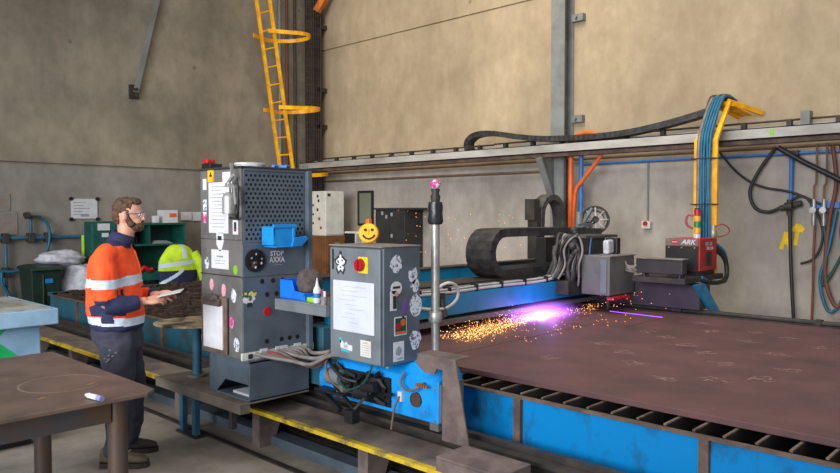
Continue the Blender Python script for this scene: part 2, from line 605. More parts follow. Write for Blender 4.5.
# mesh screen of thin wires beside the ladder
m = MB()
for i in range(13):
    y = 10.0
    x = 8.0 + i * .045
    m.cyl((x, 10.9 - i * .01, 1.9), (x, 10.9 - i * .01, 6.4), .0025, n=4)
for i in range(38):
    m.cyl((8.0, 10.9, 1.95 + i * .118), (8.54, 10.78, 1.95 + i * .118), .002, n=4)
tag(m.build('wire_mesh_guard', M_RUST), 'rusty wire mesh guard standing behind the yellow ladder', 'mesh guard')
for i, (x, mm, lab) in enumerate(((7.96, M_COLM, 'thin pale grey conduit running up the left wall behind the ladder'),
                                  (8.12, M_HOSEBR, 'reddish brown conduit running up the left wall behind the ladder'),
                                  (8.3, M_DARK, 'dark conduit running up the left wall nearest the corner'))):
    tag(MB().cyl((x, 11.26, 0), (x, 11.26, 7), .028, n=10).build('conduit', mm, smooth=True), lab, 'conduit')

# ------------------------------------------------------------------ overhead cable beam along the right wall
t = thing('overhead_beam', 'long galvanised steel beam carrying cables along the right wall', 'beam', (8.3, 5, 2.4))
m = MB()
m.box(8.28, 8.295, -1.0, 11.1, 2.50, 2.62)
m.box(8.28, 8.52, -1.0, 11.1, 2.61, 2.62)
m.box(8.28, 8.40, -1.0, 11.1, 2.50, 2.51)
m.box(8.50, 8.52, -1.0, 11.1, 2.54, 2.66)
m.build('beam_channel', M_BEAM, t)
MB().box(8.33, 8.47, -1.0, 11.1, 2.45, 2.495).build('under_beam_strip', M_RUST, t)
m = MB()
m.cyl((8.47, -1.0, 2.70), (8.47, 6.6, 2.70), .012, n=8)
m.cyl((8.47, 6.6, 2.69), (8.47, 11.0, 2.69), .012, n=8)
m.build('guide_wire', M_DARK, t)
for i in range(22):
    y = .6 + i * .48
    MB().box(8.43, 8.50, y, y + .05, 2.62, 2.70).build('clip', M_DARK, t)
m = MB()
m.prism([(8.28, 2.47), (8.60, 1.95), (8.60, 2.47)], 'y', 5.66, 5.68)
m.bar((8.30, 5.69, 2.44), (8.62, 5.69, 1.88), .10, .03)
m.build('column_bracket', M_COLM, t)
for y in (0.2,):
    MB().bar((8.30, y, 2.48), (8.87, y, 2.1), .06, .03).build('wall_bracket', M_DARK, t)
MB().box(8.40, 8.52, 2.33, 2.42, 2.62, 2.78).build('junction_box', M_COLM, t)
m = MB()
rect(m, 'x', 8.28, 2.665, 2.565, .04, .07)
m.build('green_mark', M_LIME, t)

# blue air pipe and brown pipe under the beam
tag(MB().cyl((8.80, -1, 2.36), (8.80, 5.3, 2.36), .016, n=10).build('air_pipe', M_BPIPE2, smooth=True), 'thin blue air pipe running level along the right wall under the beam', 'pipe')
m = MB()
m.cyl((8.82, -1, 2.44), (8.82, 11.1, 2.44), .02, n=10)
tag(m.build('steel_pipe', M_BRPIPE, smooth=True), 'brown steel pipe running the full right wall just under the beam', 'pipe')
m = MB()
m.cyl((8.82, 5.9, 2.29), (8.82, 11.1, 2.29), .02, n=10)
tag(m.build('steel_pipe', M_BRPIPE, smooth=True), 'lower brown pipe on the right wall between column and corner', 'pipe')

# conduits by the column
for i, (y, mm, r, lab, z1) in enumerate(((5.31, M_ORANGE, .036, 'thick orange conduit dropping beside the grey column', 2.5),
                                         (5.40, M_DARK, .02, 'dark cable dropping between column and orange conduit', 2.5),
                                         (5.15, M_BPIPE2, .03, 'blue conduit dropping right of the orange conduit at column', 2.46))):
    tag(MB().cyl((8.50, y, 0.0), (8.50, y, z1), r, n=12).build('conduit', mm, smooth=True), lab, 'conduit')
hose('conduit', [(8.46, 5.25, 1.0), (8.46, 5.22, 1.9), (8.46, 5.10, 2.12), (8.46, 4.85, 2.42), (8.46, 4.80, 2.62), (8.46, 4.95, 2.74), (8.46, 5.18, 2.74), (8.46, 5.30, 2.64)], .028, M_ORANGE,
     label='looping orange flexible conduit arching over the beam beside the column', cat='conduit')


# energy chains
def chain(mb, path, wdir, width, h, link):
    """rows of flat links following a path, wdir is the width direction"""
    pts = cat_rom(path, 24)
    L = [0]
    for a, b in zip(pts[:-1], pts[1:]):
        L.append(L[-1] + (b - a).length)
    n = int(L[-1] / link)
    wd = Vector(wdir)

    def at(d):
        for i in range(len(L) - 1):
            if L[i + 1] >= d:
                k = (d - L[i]) / max(1e-6, L[i + 1] - L[i])
                return pts[i].lerp(pts[i + 1], k)
        return pts[-1]
    for i in range(n):
        a, b = at(i * link), at((i + 1) * link)
        t_ = (b - a)
        c_ = (a + b) / 2
        nz = t_.cross(wd).normalized()
        mb.obox(c_, (link * .93, width, h), t_, nz)
        mb.obox(c_, (link * 1.3, width * .985, h * .93), t_, nz)


m = MB()
chain(m, [(8.36, 6.98, 2.63), (8.36, 7.0, 2.72), (8.36, 6.94, 2.80), (8.36, 6.78, 2.85), (8.36, 6.5, 2.84), (8.36, 6.06, 2.76), (8.36, 5.6, 2.70), (8.36, 4.9, 2.675), (8.36, 4.4, 2.69),
          (8.36, 3.98, 2.74), (8.37, 3.6, 2.81), (8.38, 3.3, 2.88)], (1, 0, 0), .16, .075, .075)
tag(m.build('energy_chain', M_CHAIN), 'long black energy chain lying along the top of the overhead beam', 'cable chain')

# wall socket with conduit
t = thing('wall_socket', 'small white wall socket with red switch below a grey conduit', 'socket', (8.8, 4.37, 1.5))
MB().box(8.80, 8.87, 4.31, 4.43, 1.48, 1.58).build('socket_box', M_WHITEC, t, bevel=.01)
MB().cyl((8.86, 4.37, 1.58), (8.86, 4.37, 2.36), .014, n=8).build('conduit', M_GREY, t)
MB().cyl((8.78, 4.37, 1.55), (8.81, 4.37, 1.55), .03).build('switch', M_RED, t)

# hoses, pipes and valves on the right wall
GH = 'hoses hanging on the right wall'


def wallhose(name, pts, r, mm, label):
    hose(name, [(8.78 if len(p) == 2 else p[2], p[0], p[1]) for p in pts], r, mm, None, label, 'hose')


t = thing('drop_pipe', 'bright blue vertical drop pipe above the yellow spray mark', 'pipe', (8.8, 2.62, 1.7))
MB().cyl((8.80, 2.62, 1.80), (8.80, 2.62, 2.36), .022, n=10).build('pipe_run', M_BPIPE2, t, smooth=True)
MB().box(8.75, 8.87, 2.54, 2.70, 2.34, 2.39).build('pipe_tee', M_DARK, t)
m = MB()
m.cyl((8.78, 2.72, 1.74), (8.78, 2.50, 1.80), .035, n=10)
m.cyl((8.76, 2.62, 1.66), (8.76, 2.62, 1.84), .03, n=10)
m.cyl((8.72, 2.66, 1.76), (8.72, 2.58, 1.76), .045, n=10)
m.build('valve', M_DARK, t, smooth=True)
t = thing('gas_manifold', 'blue gas manifold block with two regulators on the right wall', 'manifold', (8.8, 2.3, 1.7))
MB().box(8.78, 8.86, 2.12, 2.42, 1.74, 1.81).build('manifold_block', M_BPIPE2, t, bevel=.008)
for y in (2.37, 2.27):
    m = MB()
    m.cyl((8.76, y, 1.55), (8.76, y, 1.84), .022, n=10)
    m.cyl((8.71, y, 1.72), (8.77, y, 1.72), .035, n=12)
    m.build('regulator', M_STEELG, t, smooth=True)
    hose('riser', [(8.76, y, 1.84), (8.76, y, 1.98), (8.76, y - .02, 2.05), (8.76, y - .02, 2.45)], .012, M_BRPIPE, t)
wallhose('rubber_hose', [(2.62, 1.66), (2.61, 1.3), (2.59, .9), (2.55, .3)], .02, M_HOSEK, 'dark rubber hose hanging straight down from the blue drop pipe valve')
wallhose('rubber_hose', [(2.36, 1.55), (2.37, 1.2), (2.37, .8), (2.38, .3)], .014, M_HOSEBR, 'thin brown hose hanging down from the left regulator')
wallhose('rubber_hose', [(2.78, 2.44), (2.95, 2.2), (3.06, 1.95), (3.0, 1.75), (2.85, 1.70), (2.70, 1.76)], .02, M_HOSEK, 'black hose looping down from the beam into the valve')
wallhose('rubber_hose', [(3.42, 2.42), (3.2, 2.16), (2.95, 2.0), (2.6, 1.92), (2.3, 1.78)], .014, M_HOSEK, 'long thin black cable sagging across the right wall to the manifold')
wallhose('rubber_hose', [(2.70, 2.42, 8.6), (2.45, 2.25, 8.65), (2.2, 2.10, 8.7), (2.0, 1.98, 8.7), (1.8, 1.85, 8.7)], .03, M_HOSEK, 'thick black hose sloping from the beam to the right photo edge')
wallhose('rubber_hose', [(2.27, 1.55), (2.24, 1.2), (2.28, .9), (2.2, 1.0), (2.08, 1.25), (1.95, 1.5)], .018, M_HOSEGR, 'dark green hose looped under the right regulator')
wallhose('rubber_hose', [(2.15, 1.72), (2.22, 1.3), (2.3, .95), (2.22, .62), (2.1, .7), (2.0, 1.1), (1.9, 1.6)], .018, M_HOSET, 'teal hose hanging in a loop at the far right')
wallhose('rubber_hose', [(2.2, 2.42), (2.16, 2.0), (2.22, 1.6), (2.25, 1.0), (2.15, .68), (2.05, .75), (1.95, .9)], .022, M_HOSEBR, 'rust brown hose hanging in a long loop at the far right')
wallhose('rubber_hose', [(2.72, 1.74), (2.5, 1.88), (2.35, 1.7), (2.28, 1.45), (2.35, 1.2), (2.50, 1.12)], .014, M_HOSEK, 'short black hose end curling below the manifold')
wallhose('rubber_hose', [(2.12, 2.42), (2.06, 1.9), (2.1, 1.5), (2.05, 1.2), (1.95, 1.1)], .02, M_HOSEK, 'black hose hanging outermost on the right wall')

# ------------------------------------------------------------------ left wall: pipes, signs
t = thing('compressed_air_line', 'blue compressed air pipe line with valve on the left wall', 'pipe', (3.8, 11.25, .4))
MB().cyl((0.0, 11.23, 1.33), (4.42, 11.23, 1.33), .028, n=10).build('pipe_run', M_BPIPE, t, smooth=True)
MB().cyl((3.27, 11.21, .0), (3.27, 11.21, 1.33), .022, n=10).build('drop', M_BPIPE, t, smooth=True)
MB().cyl((3.6, 11.21, 1.33), (3.6, 11.21, 1.62), .022, n=10).build('riser', M_BPIPE, t, smooth=True)
for x, z in ((3.27, 1.33), (3.6, 1.33), (3.83, 1.33), (3.27, .85)):
    MB().box(x - .04, x + .04, 11.17, 11.295, z - .07, z + .07).build('coupling', M_DARK, t, bevel=.01)
m = MB()
m.box(3.52, 3.72, 11.15, 11.22, 1.60, 1.65)
m.cyl((3.54, 11.12, 1.66), (3.54, 11.22, 1.66), .04)
m.build('valve_handle', M_DARK, t)
hose('air_hose', [(3.68, 11.17, 1.63), (3.80, 11.17, 1.55), (3.84, 11.17, 1.33), (3.78, 11.17, 1.1), (3.62, 11.17, .92), (3.40, 11.17, .86), (3.2, 11.17, .87), (2.9, 11.17, .95)], .022, M_HOSET, None,
     'blue air hose looping down beside the pipe line on left wall', 'hose')
hose('air_hose', [(3.2, 11.16, .86), (3.2, 11.15, .7), (3.3, 11.15, .5), (3.35, 11.15, .2)], .022, M_HOSET, None, 'short blue hose dropping below the coupling on left wall', 'hose')
tag(MB().cyl((4.33, 11.2, .95), (4.33, 11.2, 1.35), .03, n=10).build('yellow_level', M_HIYEL), 'yellow spirit level hanging on the left wall below the air pipe', 'level')
t = thing('notice_sheet', 'white printed sheet pinned by four dark corner magnets, left wall', 'notice', (4.38, 11.29, 1.6))
m = MB()
m.box(4.19, 4.58, 11.29, 11.30, 1.60, 1.90)
m.build('sheet', M_WHITE, t)
for x in (4.19, 4.58):
    for z in (1.59, 1.90):
        MB().cyl((x, 11.275, z), (x, 11.295, z), .03, n=10).build('magnet', M_BLACK, t)
m = MB()
for i in range(5):
    m.box(4.23, 4.23 + random.uniform(.12, .3), 11.287, 11.29, 1.84 - i * .045, 1.85 - i * .045)
m.box(4.33, 4.45, 11.287, 11.29, 1.63, 1.66)
m.build('printing', M_INKG, t)
M_FAINT = mat('faint_paper', (138, 130, 118), .8, 0, (128, 121, 110), 8)
for x0, x1, z0, z1, lab in ((3.0, 3.36, 1.72, 1.95, 'faded grey notice high on the left wall at the photo edge'), (3.0, 3.45, 1.38, 1.69, 'faded grey notice lower on the left wall at the photo edge')):
    t = thing('faded_notice', lab, 'notice', ((x0 + x1) / 2, 11.29, z0))
    MB().box(x0, x1, 11.30, 11.31, z0, z1).build('sheet', M_FAINT, t)
    m = MB()
    for a, b, c_, d in ((x0, x1, z1 - .008, z1), (x0, x1, z0, z0 + .008), (x1 - .008, x1, z0, z1)):
        m.box(a, b, 11.297, 11.30, c_, d)
    m.build('border', M_INKG, t)
tag(MB().box(5.97, 6.16, 11.29, 11.31, 1.56, 1.70).build('wall_sign', M_WHITE), 'left of two small white signs on the wall behind the vest', 'sign')
tag(MB().box(6.18, 6.40, 11.29, 11.31, 1.55, 1.70).build('wall_sign', M_WHITE), 'right of two small white signs, beside the tall cabinet edge', 'sign')

# ------------------------------------------------------------------ background on the left: bin, sacks, green units
t = thing('wheelie_bin', 'dark green wheelie bin with closed lid beside the white sacks', 'bin', (3.5, 10.75, 0))
m = MB()
a, b = (3.42, 3.74, 10.62, 10.98), (3.38, 3.78, 10.55, 11.05)
v = [(a[0], a[2], .05), (a[1], a[2], .05), (a[1], a[3], .05), (a[0], a[3], .05), (b[0], b[2], .90), (b[1], b[2], .90), (b[1], b[3], .90), (b[0], b[3], .90)]
m.add(v, [(0, 3, 2, 1), (4, 5, 6, 7), (0, 1, 5, 4), (1, 2, 6, 5), (2, 3, 7, 6), (3, 0, 4, 7)])
m.box(3.52, 3.55, 10.54, 10.6, .1, .85)
m.build('body', M_BINGREEN, t, bevel=.02)
m = MB().prism([(10.48, .90), (10.5, .94), (10.8, .98), (11.08, .94), (11.08, .90)], 'x', 3.36, 3.80)
m.build('lid', M_BINGREEN, t, bevel=.01)
MB().box(3.56, 3.66, 10.55, 10.56, .72, .78).build('blue_label', M_BINCY, t)
for x in (3.32, 3.68):
    MB().cyl((x - .03, 11.0, .1), (x + .03, 11.0, .1), .1).build('wheel', M_BLACK, t)


def sack(name, c, r, mm, label, seed):
    random.seed(seed)
    offs = [random.uniform(0, 6) for _ in range(6)]

    def fn(d):
        return 1 + .10 * math.sin(5 * d.x + offs[0]) * math.cos(4 * d.y + offs[1]) + .07 * math.sin(9 * d.z + offs[2] + 3 * d.x)
    o = MB().ell(c, r, 0, 28, 16, fn).build(name, mm, smooth=True)
    return tag(o, label, 'sack')


sack('bulk_sack', (4.12, 10.84, .50), (.28, .25, .50), M_SACK, 'full white bulk sack standing right of the dark green bin', 3)
sack('bulk_sack', (3.88, 10.85, 1.03), (.34, .20, .12), M_SACK, 'crumpled empty white sack lying on top of the bin', 5)

t = thing('green_cabinet', 'dark green steel cabinet behind the worker with white stickers', 'cabinet', (4.5, 10.95, 0))
MB().box(4.26, 4.80, 10.72, 11.0, 0, 1.56).build('body', M_DKGREEN, t, bevel=.01)
MB().box(4.27, 4.52, 10.705, 10.72, .05, 1.52).build('door', M_DKGREEN, t, bevel=.005)
MB().box(4.54, 4.79, 10.705, 10.72, .05, 1.52).build('door', M_DKGREEN, t, bevel=.005)
m = MB()
m.box(4.34, 4.52, 10.70, 10.705, 1.43, 1.53)
m.box(4.40, 4.50, 10.70, 10.705, 1.33, 1.39)
m.build('label', M_WHITE, t)
t = thing('shelf_unit', 'open dark green shelf unit against the left wall behind the hi-vis jacket', 'shelf', (5.2, 10.9, 0))
m = MB()
m.box(4.82, 4.85, 10.7, 11.2, 0, 1.53)
m.box(5.70, 5.73, 10.7, 11.2, 0, 1.53)
m.box(4.85, 5.70, 11.17, 11.2, 0, 1.53)
m.build('carcass', M_DKGREEN, t)
for z in (.35, .75, 1.18, 1.50):
    MB().box(4.85, 5.70, 10.68, 11.17, z, z + .03).build('shelf_board', M_DKGREEN, t)
MB().box(5.12, 5.15, 10.72, 11.16, 1.21, 1.5).build('divider', M_DKGREEN, t)
MB().box(4.82, 5.35, 10.62, 10.7, .65, .75).build('drawer_front', M_DKGREEN, t, bevel=.005)
t = thing('cardboard_box', 'small white box with orange print on the green shelf unit', 'box', (5.49, 10.8, 1.53))
MB().box(5.38, 5.62, 10.75, 10.95, 1.53, 1.73).build('box_body', M_WHITE, t)
m = MB()
m.box(5.48, 5.60, 10.745, 10.75, 1.62, 1.68)
m.build('print', M_ORANGE, t)
tag(MB().box(5.21, 5.30, 10.72, 10.8, 1.53, 1.64).build('paper_roll', M_WHITE, bevel=.01), 'small white block left of the box on shelf unit', 'block')
t = thing('pinned_paper', 'white sheets hanging on the green cabinet edge before the worker face', 'paper', (4.78, 10.66, 1.2))
MB().box(4.62, 4.84, 10.672, 10.684, 1.26, 1.56).build('sheet', M_WHITE, t)
m = MB()
for i, (w, dz) in enumerate(((.3, 0), (.26, .015), (.22, .03))):
    m.box(5.2 + .03 * i, 5.2 + w, 10.70, 10.95, 1.21 + dz, 1.222 + dz)
tag(m.build('paper_stack', M_INKG), 'loose papers lying on the middle green shelf', 'papers')
tag(MB().tube(cat_rom([(4.98, 10.68, .80), (5.02, 10.68, .85), (5.1, 10.68, .80), (5.16, 10.68, .82)], 5), .035, 8).build('red_tool', M_RED, smooth=True), 'small red tool lying on the green shelf by the worker hand', 'tool')
tag(MB().cyl((4.93, 10.66, .755), (4.93, 10.66, .95), .02, .012, n=10).build('small_bottle', M_COPPER), 'small amber bottle on the green shelf beside the red tool', 'bottle')
m = MB().cyl((5.1, 10.60, .55), (5.1, 10.75, .55), .11, n=18)
tag(m.build('black_coil', M_BLACK), 'round black coil below the green shelf behind the worker', 'coil')

# chair with hi-vis jacket over its back
CHAIR_MARK = 1
t = thing('office_chair', 'dark office chair almost hidden under the yellow hi-vis jacket', 'chair', (5.6, 10.35, 0))
MB().box(5.34, 5.86, 10.20, 10.70, .42, .50).build('seat', M_BLKC, t, bevel=.03)
MB().box(5.36, 5.84, 10.19, 10.25, .55, 1.08).build('backrest', M_BLKC, t, bevel=.03)
MB().cyl((5.6, 10.45, .08), (5.6, 10.45, .42), .03).build('pedestal', M_DARK, t)
for i in range(5):
    a = 2 * PI * i / 5
    MB().bar((5.6, 10.45, .08), (5.6 + .28 * math.cos(a), 10.45 + .28 * math.sin(a), .05), .04, .03).build('leg', M_DARK, t)
J = thing('hivis_jacket', 'yellow and navy hi-vis jacket draped over the chair back', 'jacket', (5.6, 10.25, .5))


def cloth_shell(mb, prof, y0, dy, m=0, n=14):
    """prof: rows (z, x0, x1, bulge)"""
    rows = []
    for (z, x0, x1, b) in prof:
        r_ = []
        for j in range(n + 1):
            t_ = j / n
            x = x0 + (x1 - x0) * t_
            y = y0 - b * math.sin(PI * t_) ** .6 - .012 * math.sin(9 * t_ + z * 14)
            r_.append(Vector((x, y, z)))
        rows.append(r_)
    k = len(mb.v)
    for r_ in rows:
        mb.v += r_
    for i in range(len(rows) - 1):
        for j in range(n):
            a = k + i * (n + 1) + j
            mb.f.append([a, a + 1, a + n + 2, a + n + 1])
            mb.m.append(m(rows[i][j], rows[i + 1][j + 1]) if callable(m) else m)


def jm(p, q):
    cx_, cz = (p.x + q.x) / 2, (p.z + q.z) / 2
    zz = cz + .12 * abs(cx_ - 5.62)
    if abs(cz - .93 - .1 * (cx_ - 5.6)) < .03:
        return 2
    if abs(cz - (.80 + .7 * (cx_ - 5.55))) < .03 and cx_ < 5.6:
        return 2
    if abs(cx_ - 5.62) < .035 and cz > 1.0:
        return 2
    return 0 if cz > .82 else 1


m = MB()
prof = [(.50, 5.30, 5.86, .10), (.56, 5.30, 5.86, .12), (.62, 5.29, 5.86, .12), (.68, 5.29, 5.87, .12), (.74, 5.28, 5.87, .12), (.80, 5.28, 5.87, .12), (.84, 5.28, 5.87, .12), (.88, 5.28, 5.87, .12),
        (.91, 5.28, 5.87, .12), (.95, 5.28, 5.86, .12), (1.0, 5.30, 5.84, .12), (1.06, 5.34, 5.82, .11), (1.11, 5.38, 5.79, .10), (1.15, 5.42, 5.74, .08), (1.18, 5.47, 5.68, .05), (1.19, 5.5, 5.66, .0)]
fine = []
for p0, p1 in zip(prof[:-1], prof[1:]):
    for k_ in range(4):
        fine.append(tuple(a_ + (b_ - a_) * k_ / 4 for a_, b_ in zip(p0, p1)))
fine.append(prof[-1])
cloth_shell(m, fine, 10.22, 0, jm, 70)
o = m.build('jacket_body', [M_HIYEL, M_NAVY, M_SILVER], J, smooth=True)
o.modifiers.new('thick', 'SOLIDIFY').thickness = .02
m = MB()
m.tube(cat_rom([(5.80, 10.15, 1.08), (5.88, 10.12, .92), (5.94, 10.12, .74), (5.98, 10.12, .62)], 6), [.07] * 6 + [.075] * 13, 12)
m.tube([(5.98, 10.12, .66), (5.99, 10.12, .60)], .08, 12, 1)
m.build('sleeve', [M_HIYEL, M_SILVER], J, smooth=True)

t.location.x -= .24
J.location.x -= .24

# ------------------------------------------------------------------ right wall background furniture
t = thing('brown_cabinet', 'brown filing cabinet in the corner under the white cupboard', 'cabinet', (8.3, 10.2, 0))
MB().box(7.98, 8.46, 9.95, 10.45, 0, 1.28).build('body', M_BROWNC, t, bevel=.008)
for z0, z1 in ((.05, .62), (.66, 1.24)):
    d = MB().box(8.0, 8.44, 9.93, 9.95, z0, z1).build('drawer', M_BROWNC, t, bevel=.005)
    MB().box(8.17, 8.27, 9.915, 9.93, z1 - .12, z1 - .08).build('handle', M_STEELG, d)
t = thing('white_cupboard', 'white metal cupboard with small stickers standing on the brown cabinet', 'cupboard', (8.3, 10.2, 1.28))
MB().box(7.98, 8.40, 9.95, 10.40, 1.28, 2.07).build('body', M_WHITEC, t, bevel=.01)
m = MB()
for z in (1.42, 1.58, 1.74, 1.9, 1.98):
    rect(m, 'x', 7.98, 10.10 + random.uniform(-.02, .08), z, .05, .05, m=0 if z > 1.7 else 1)
for z in (1.5, 1.66, 1.82):
    disc(m, 'x', 7.98, 10.3, z, .022, m=0)
m.build('sticker', [M_INK, M_RED], t)
MB().box(7.985, 8.39, 9.94, 9.95, 1.30, 2.05).build('door', M_WHITEC, t, bevel=.004)
m = MB()
rect(m, 'y', 9.94, 8.05, 2.0, .07, .05, m=0)
m.build('sticker', M_INK, t)
t = thing('framed_map', 'portrait wall map in a thick black frame above the black cabinet', 'map', (8.85, 9.87, 1.45))
m = MB()
m.box(8.82, 8.87, 9.66, 9.70, 1.45, 2.09)
m.box(8.82, 8.87, 10.03, 10.07, 1.45, 2.09)
m.box(8.82, 8.87, 9.70, 10.03, 1.45, 1.49)
m.box(8.82, 8.87, 9.70, 10.03, 2.05, 2.09)
m.build('frame', M_BLACK, t, bevel=.012)
MB().box(8.84, 8.86, 9.69, 10.04, 1.48, 2.06).build('map_sheet', M_MAP, t)
t = thing('black_cabinet', 'wide charcoal steel cabinet against the right wall behind the control box', 'cabinet', (8.6, 8.6, 0))
MB().box(8.42, 8.84, 8.42, 9.14, 0, 1.74).build('body', M_BLKC, t, bevel=.01)
MB().box(8.40, 8.86, 8.22, 9.16, 1.74, 1.77).build('top_board', M_BLKC, t)
for y0, y1 in ((8.44, 8.77), (8.79, 9.12)):
    d = MB().box(8.405, 8.42, y0, y1, .06, 1.70).build('door', M_BLKC, t, bevel=.004)
    MB().box(8.39, 8.405, (8.73 if y0 < 8.6 else 8.81), (8.75 if y0 < 8.6 else 8.83), 1.0, 1.12).build('handle', M_STEELG, d)
m = MB()
for y, z in ((8.95, 1.68), (8.85, 1.62), (8.72, 1.66), (8.72, 1.3)):
    rect(m, 'x', 8.405, y, z, .05, .06, m=0)
m.build('sticker', M_INKG, t)
m = MB().ell((7.55, 7.55, .86), (.16, .13, .18), 0, 16, 10, lambda d: 1 + .12 * math.sin(6 * d.x + 4 * d.z))
tag(m.build('plastic_bag', M_SACK, smooth=True), 'crumpled white plastic bag resting behind the table right of control box', 'bag')
tag(MB().box(7.25, 7.95, 7.2, 7.9, 0, .70).build('storage_crate', M_BLKC, bevel=.01), 'dark storage crate carrying the white plastic bag', 'crate')

# ------------------------------------------------------------------ cutting table
TX0, TX1, TY0, TY1 = 3.48, 7.22, .6, 10.2
t = thing('cutting_table', 'long blue plasma cutting table with open steel slats', 'table', (5.3, 5.4, 0))
MB().box(TX0 + .02, TX0 + .04, TY0, 5.0, .22, .59).build('side_panel', M_BLUET, t)
MB().box(TX0 + .02, TX0 + .04, 5.0, TY1, .22, .59).build('side_panel', M_TEAL, t)
MB().box(TX1 - .03, TX1, TY0, TY1, .05, .62).build('side_panel', M_TEAL, t)
MB().box(TX0 + .04, TX1 - .03, TY1 - .03, TY1, .05, .62).build('end_panel', M_RUSTD, t)
MB().box(TX0 + .04, TX1 - .03, TY0, TY0 + .03, .05, .62).build('end_panel', M_TEAL, t)
MB().box(TX0 + .04, TX1 - .03, TY0 + .03, TY1 - .03, .1, .13).build('pit_floor', M_HOLE, t)  # black colour stands in for the shade between the slats
m = MB()
m.box(TX0 - .01, TX0 + .03, TY0, TY1, .59, .602)
m.build('rim', M_RUST, t)
MB().box(TX1 - .04, TX1 + .05, TY0, TY1, .62, .66).build('rim', M_DARK, t)
MB().box(TX0, TX1, TY1 - .03, TY1 + .03, .60, .63).build('rim', M_TEAL, t)
m = MB()
m.box(TX0 - .05, TX0 + .02, TY0, TY1, .18, .22)
m.box(TX0 - .05, TX0 - .035, TY0, TY1, .12, .24)
m.box(TX0 + .02, TX0 + .06, TY0, TY1, .0, .18)
m.build('bottom_ledge', M_DARK, t)
y = 1.41 - 1.12 + .5
y = 1.41
while y < TY1:
    MB().box(TX0 - .01, TX0 + .02, y - .025, y + .025, .22, .59).build('rib', M_RUST, t)
    y += 1.12
y = TY0 + .12
i = 0
while y < TY1 - .1:
    m = MB()
    m.box(TX0 + .03, TX1 - .04, y, y + .012, .35, .607)
    m.box(TX0 + .03, TX1 - .04, y - .001, y + .013, .607, .615, 1)
    if y > 5.6:   # serrated, slag-crusted top where no plate covers it
        x = TX0 + .06
        while x < TX1 - .1:
            w = random.uniform(.05, .12)
            m.box(x, x + w, y - random.uniform(.004, .03), y + .014 + random.uniform(0, .03), .52, .615 + random.uniform(.0, .05))
            x += w + random.uniform(.02, .08)
    m.build('slat', [M_RUSTD if y > 5.6 else M_SOOTSHADE, M_RUSTD if y > 5.6 else M_SLAT], t)
    y += .15
# low slag heap between the bare slats
m = MB()
random.seed(4)
for i in range(260):
    x, yy = random.uniform(TX0 + .1, TX1 - .15), random.uniform(5.9, TY1 - .2)
    r = random.uniform(.04, .10)
    m.ell((x, yy, .55), (r, r * random.uniform(.6, 1.2), random.uniform(.03, .10)), 0, 6, 4)
tag(m.build('slag_scrap', M_RUSTD), 'rusty slag and offcuts lying on bare slats at the far table end', 'scrap', kind='stuff')

# big steel plate on the slats
t = thing('steel_plate', 'large reddish brown steel plate lying on the cutting table', 'plate', (5.3, 3.2, .62))
MB().box(3.68, 7.18, .65, 5.75, .62, .655).build('plate_sheet', M_RUSTP, t, bevel=.003)
m = MB()
random.seed(12)


def scribble(mb, x, y, s, z):
    for k_ in range(3):
        ox, oy = x + (k_ - 1) * .03, y + (k_ - 1) * s * .35
        a = random.uniform(-.5, .5) - .9
        pts = []
        for i in range(5):
            pts.append((ox + (i - 2) * .035 * math.cos(a) + random.uniform(-.025, .025), oy + (i - 2) * .035 * math.sin(a) + random.uniform(-.025, .025), z))
        pp = cat_rom(pts, 3)
        for p, q in zip(pp[:-1], pp[1:]):
            dz = Vector((0, 0, random.uniform(0, .0012)))
            mb.bar(p + dz, q + dz, random.uniform(.004, .02), .0003)


M_CHALK = mat('chalk_mark', (158, 122, 116), .8, 0, (140, 102, 98), 30)
for (x, y) in ((6.5, 2.2), (5.3, 2.15), (5.75, 2.65), (4.9, 2.6), (6.7, 2.75), (6.1, 1.6), (5.1, 1.5), (4.5, 1.75), (4.35, 2.9), (4.6, 2.35), (5.1, 2.9), (5.5, 2.4), (5.9, 2.9), (6.3, 2.5), (5.0, 1.9), (5.6, 1.75), (4.7, 1.55), (6.4, 1.9), (5.4, 3.5), (4.3, 2.0), (6.0, 2.1)):
    m = MB()
    scribble(m, x, y, .10, .6556)
    m.build('chalk_scribble', M_CHALK, t)
m = MB()
m.box(3.9, 6.0, 3.47, 3.475, .6552, .656)
m.box(6.0, 6.9, 3.16, 3.165, .6552, .656)
m.build('cut_kerf', M_HOLE, t)
MB().bar((6.83, 3.78, .657), (6.79, 3.18, .657), .012, .002).build('kerf_reflection', emat('kerf_reflection_glow', (150, 70, 255), 5), t)  # emissive strip put in for the violet reflection along the cut line
# pipe end and brackets at the far rim
m = MB().cyl((7.35, .7, .67), (7.35, 5.0, .67), .025, n=10)
m.box(7.30, 7.40, 3.22, 3.32, .62, .72)
m.box(7.30, 7.40, 1.9, 1.96, .62, .70)
tag(m.build('guide_rail', M_DARK), 'dark guide rail running along the far edge of cutting table', 'rail')
tag(MB().box(7.32, 7.38, .7, 9.8, 0, .645).build('rail_support', M_DARK), 'dark support under the far guide rail', 'support')

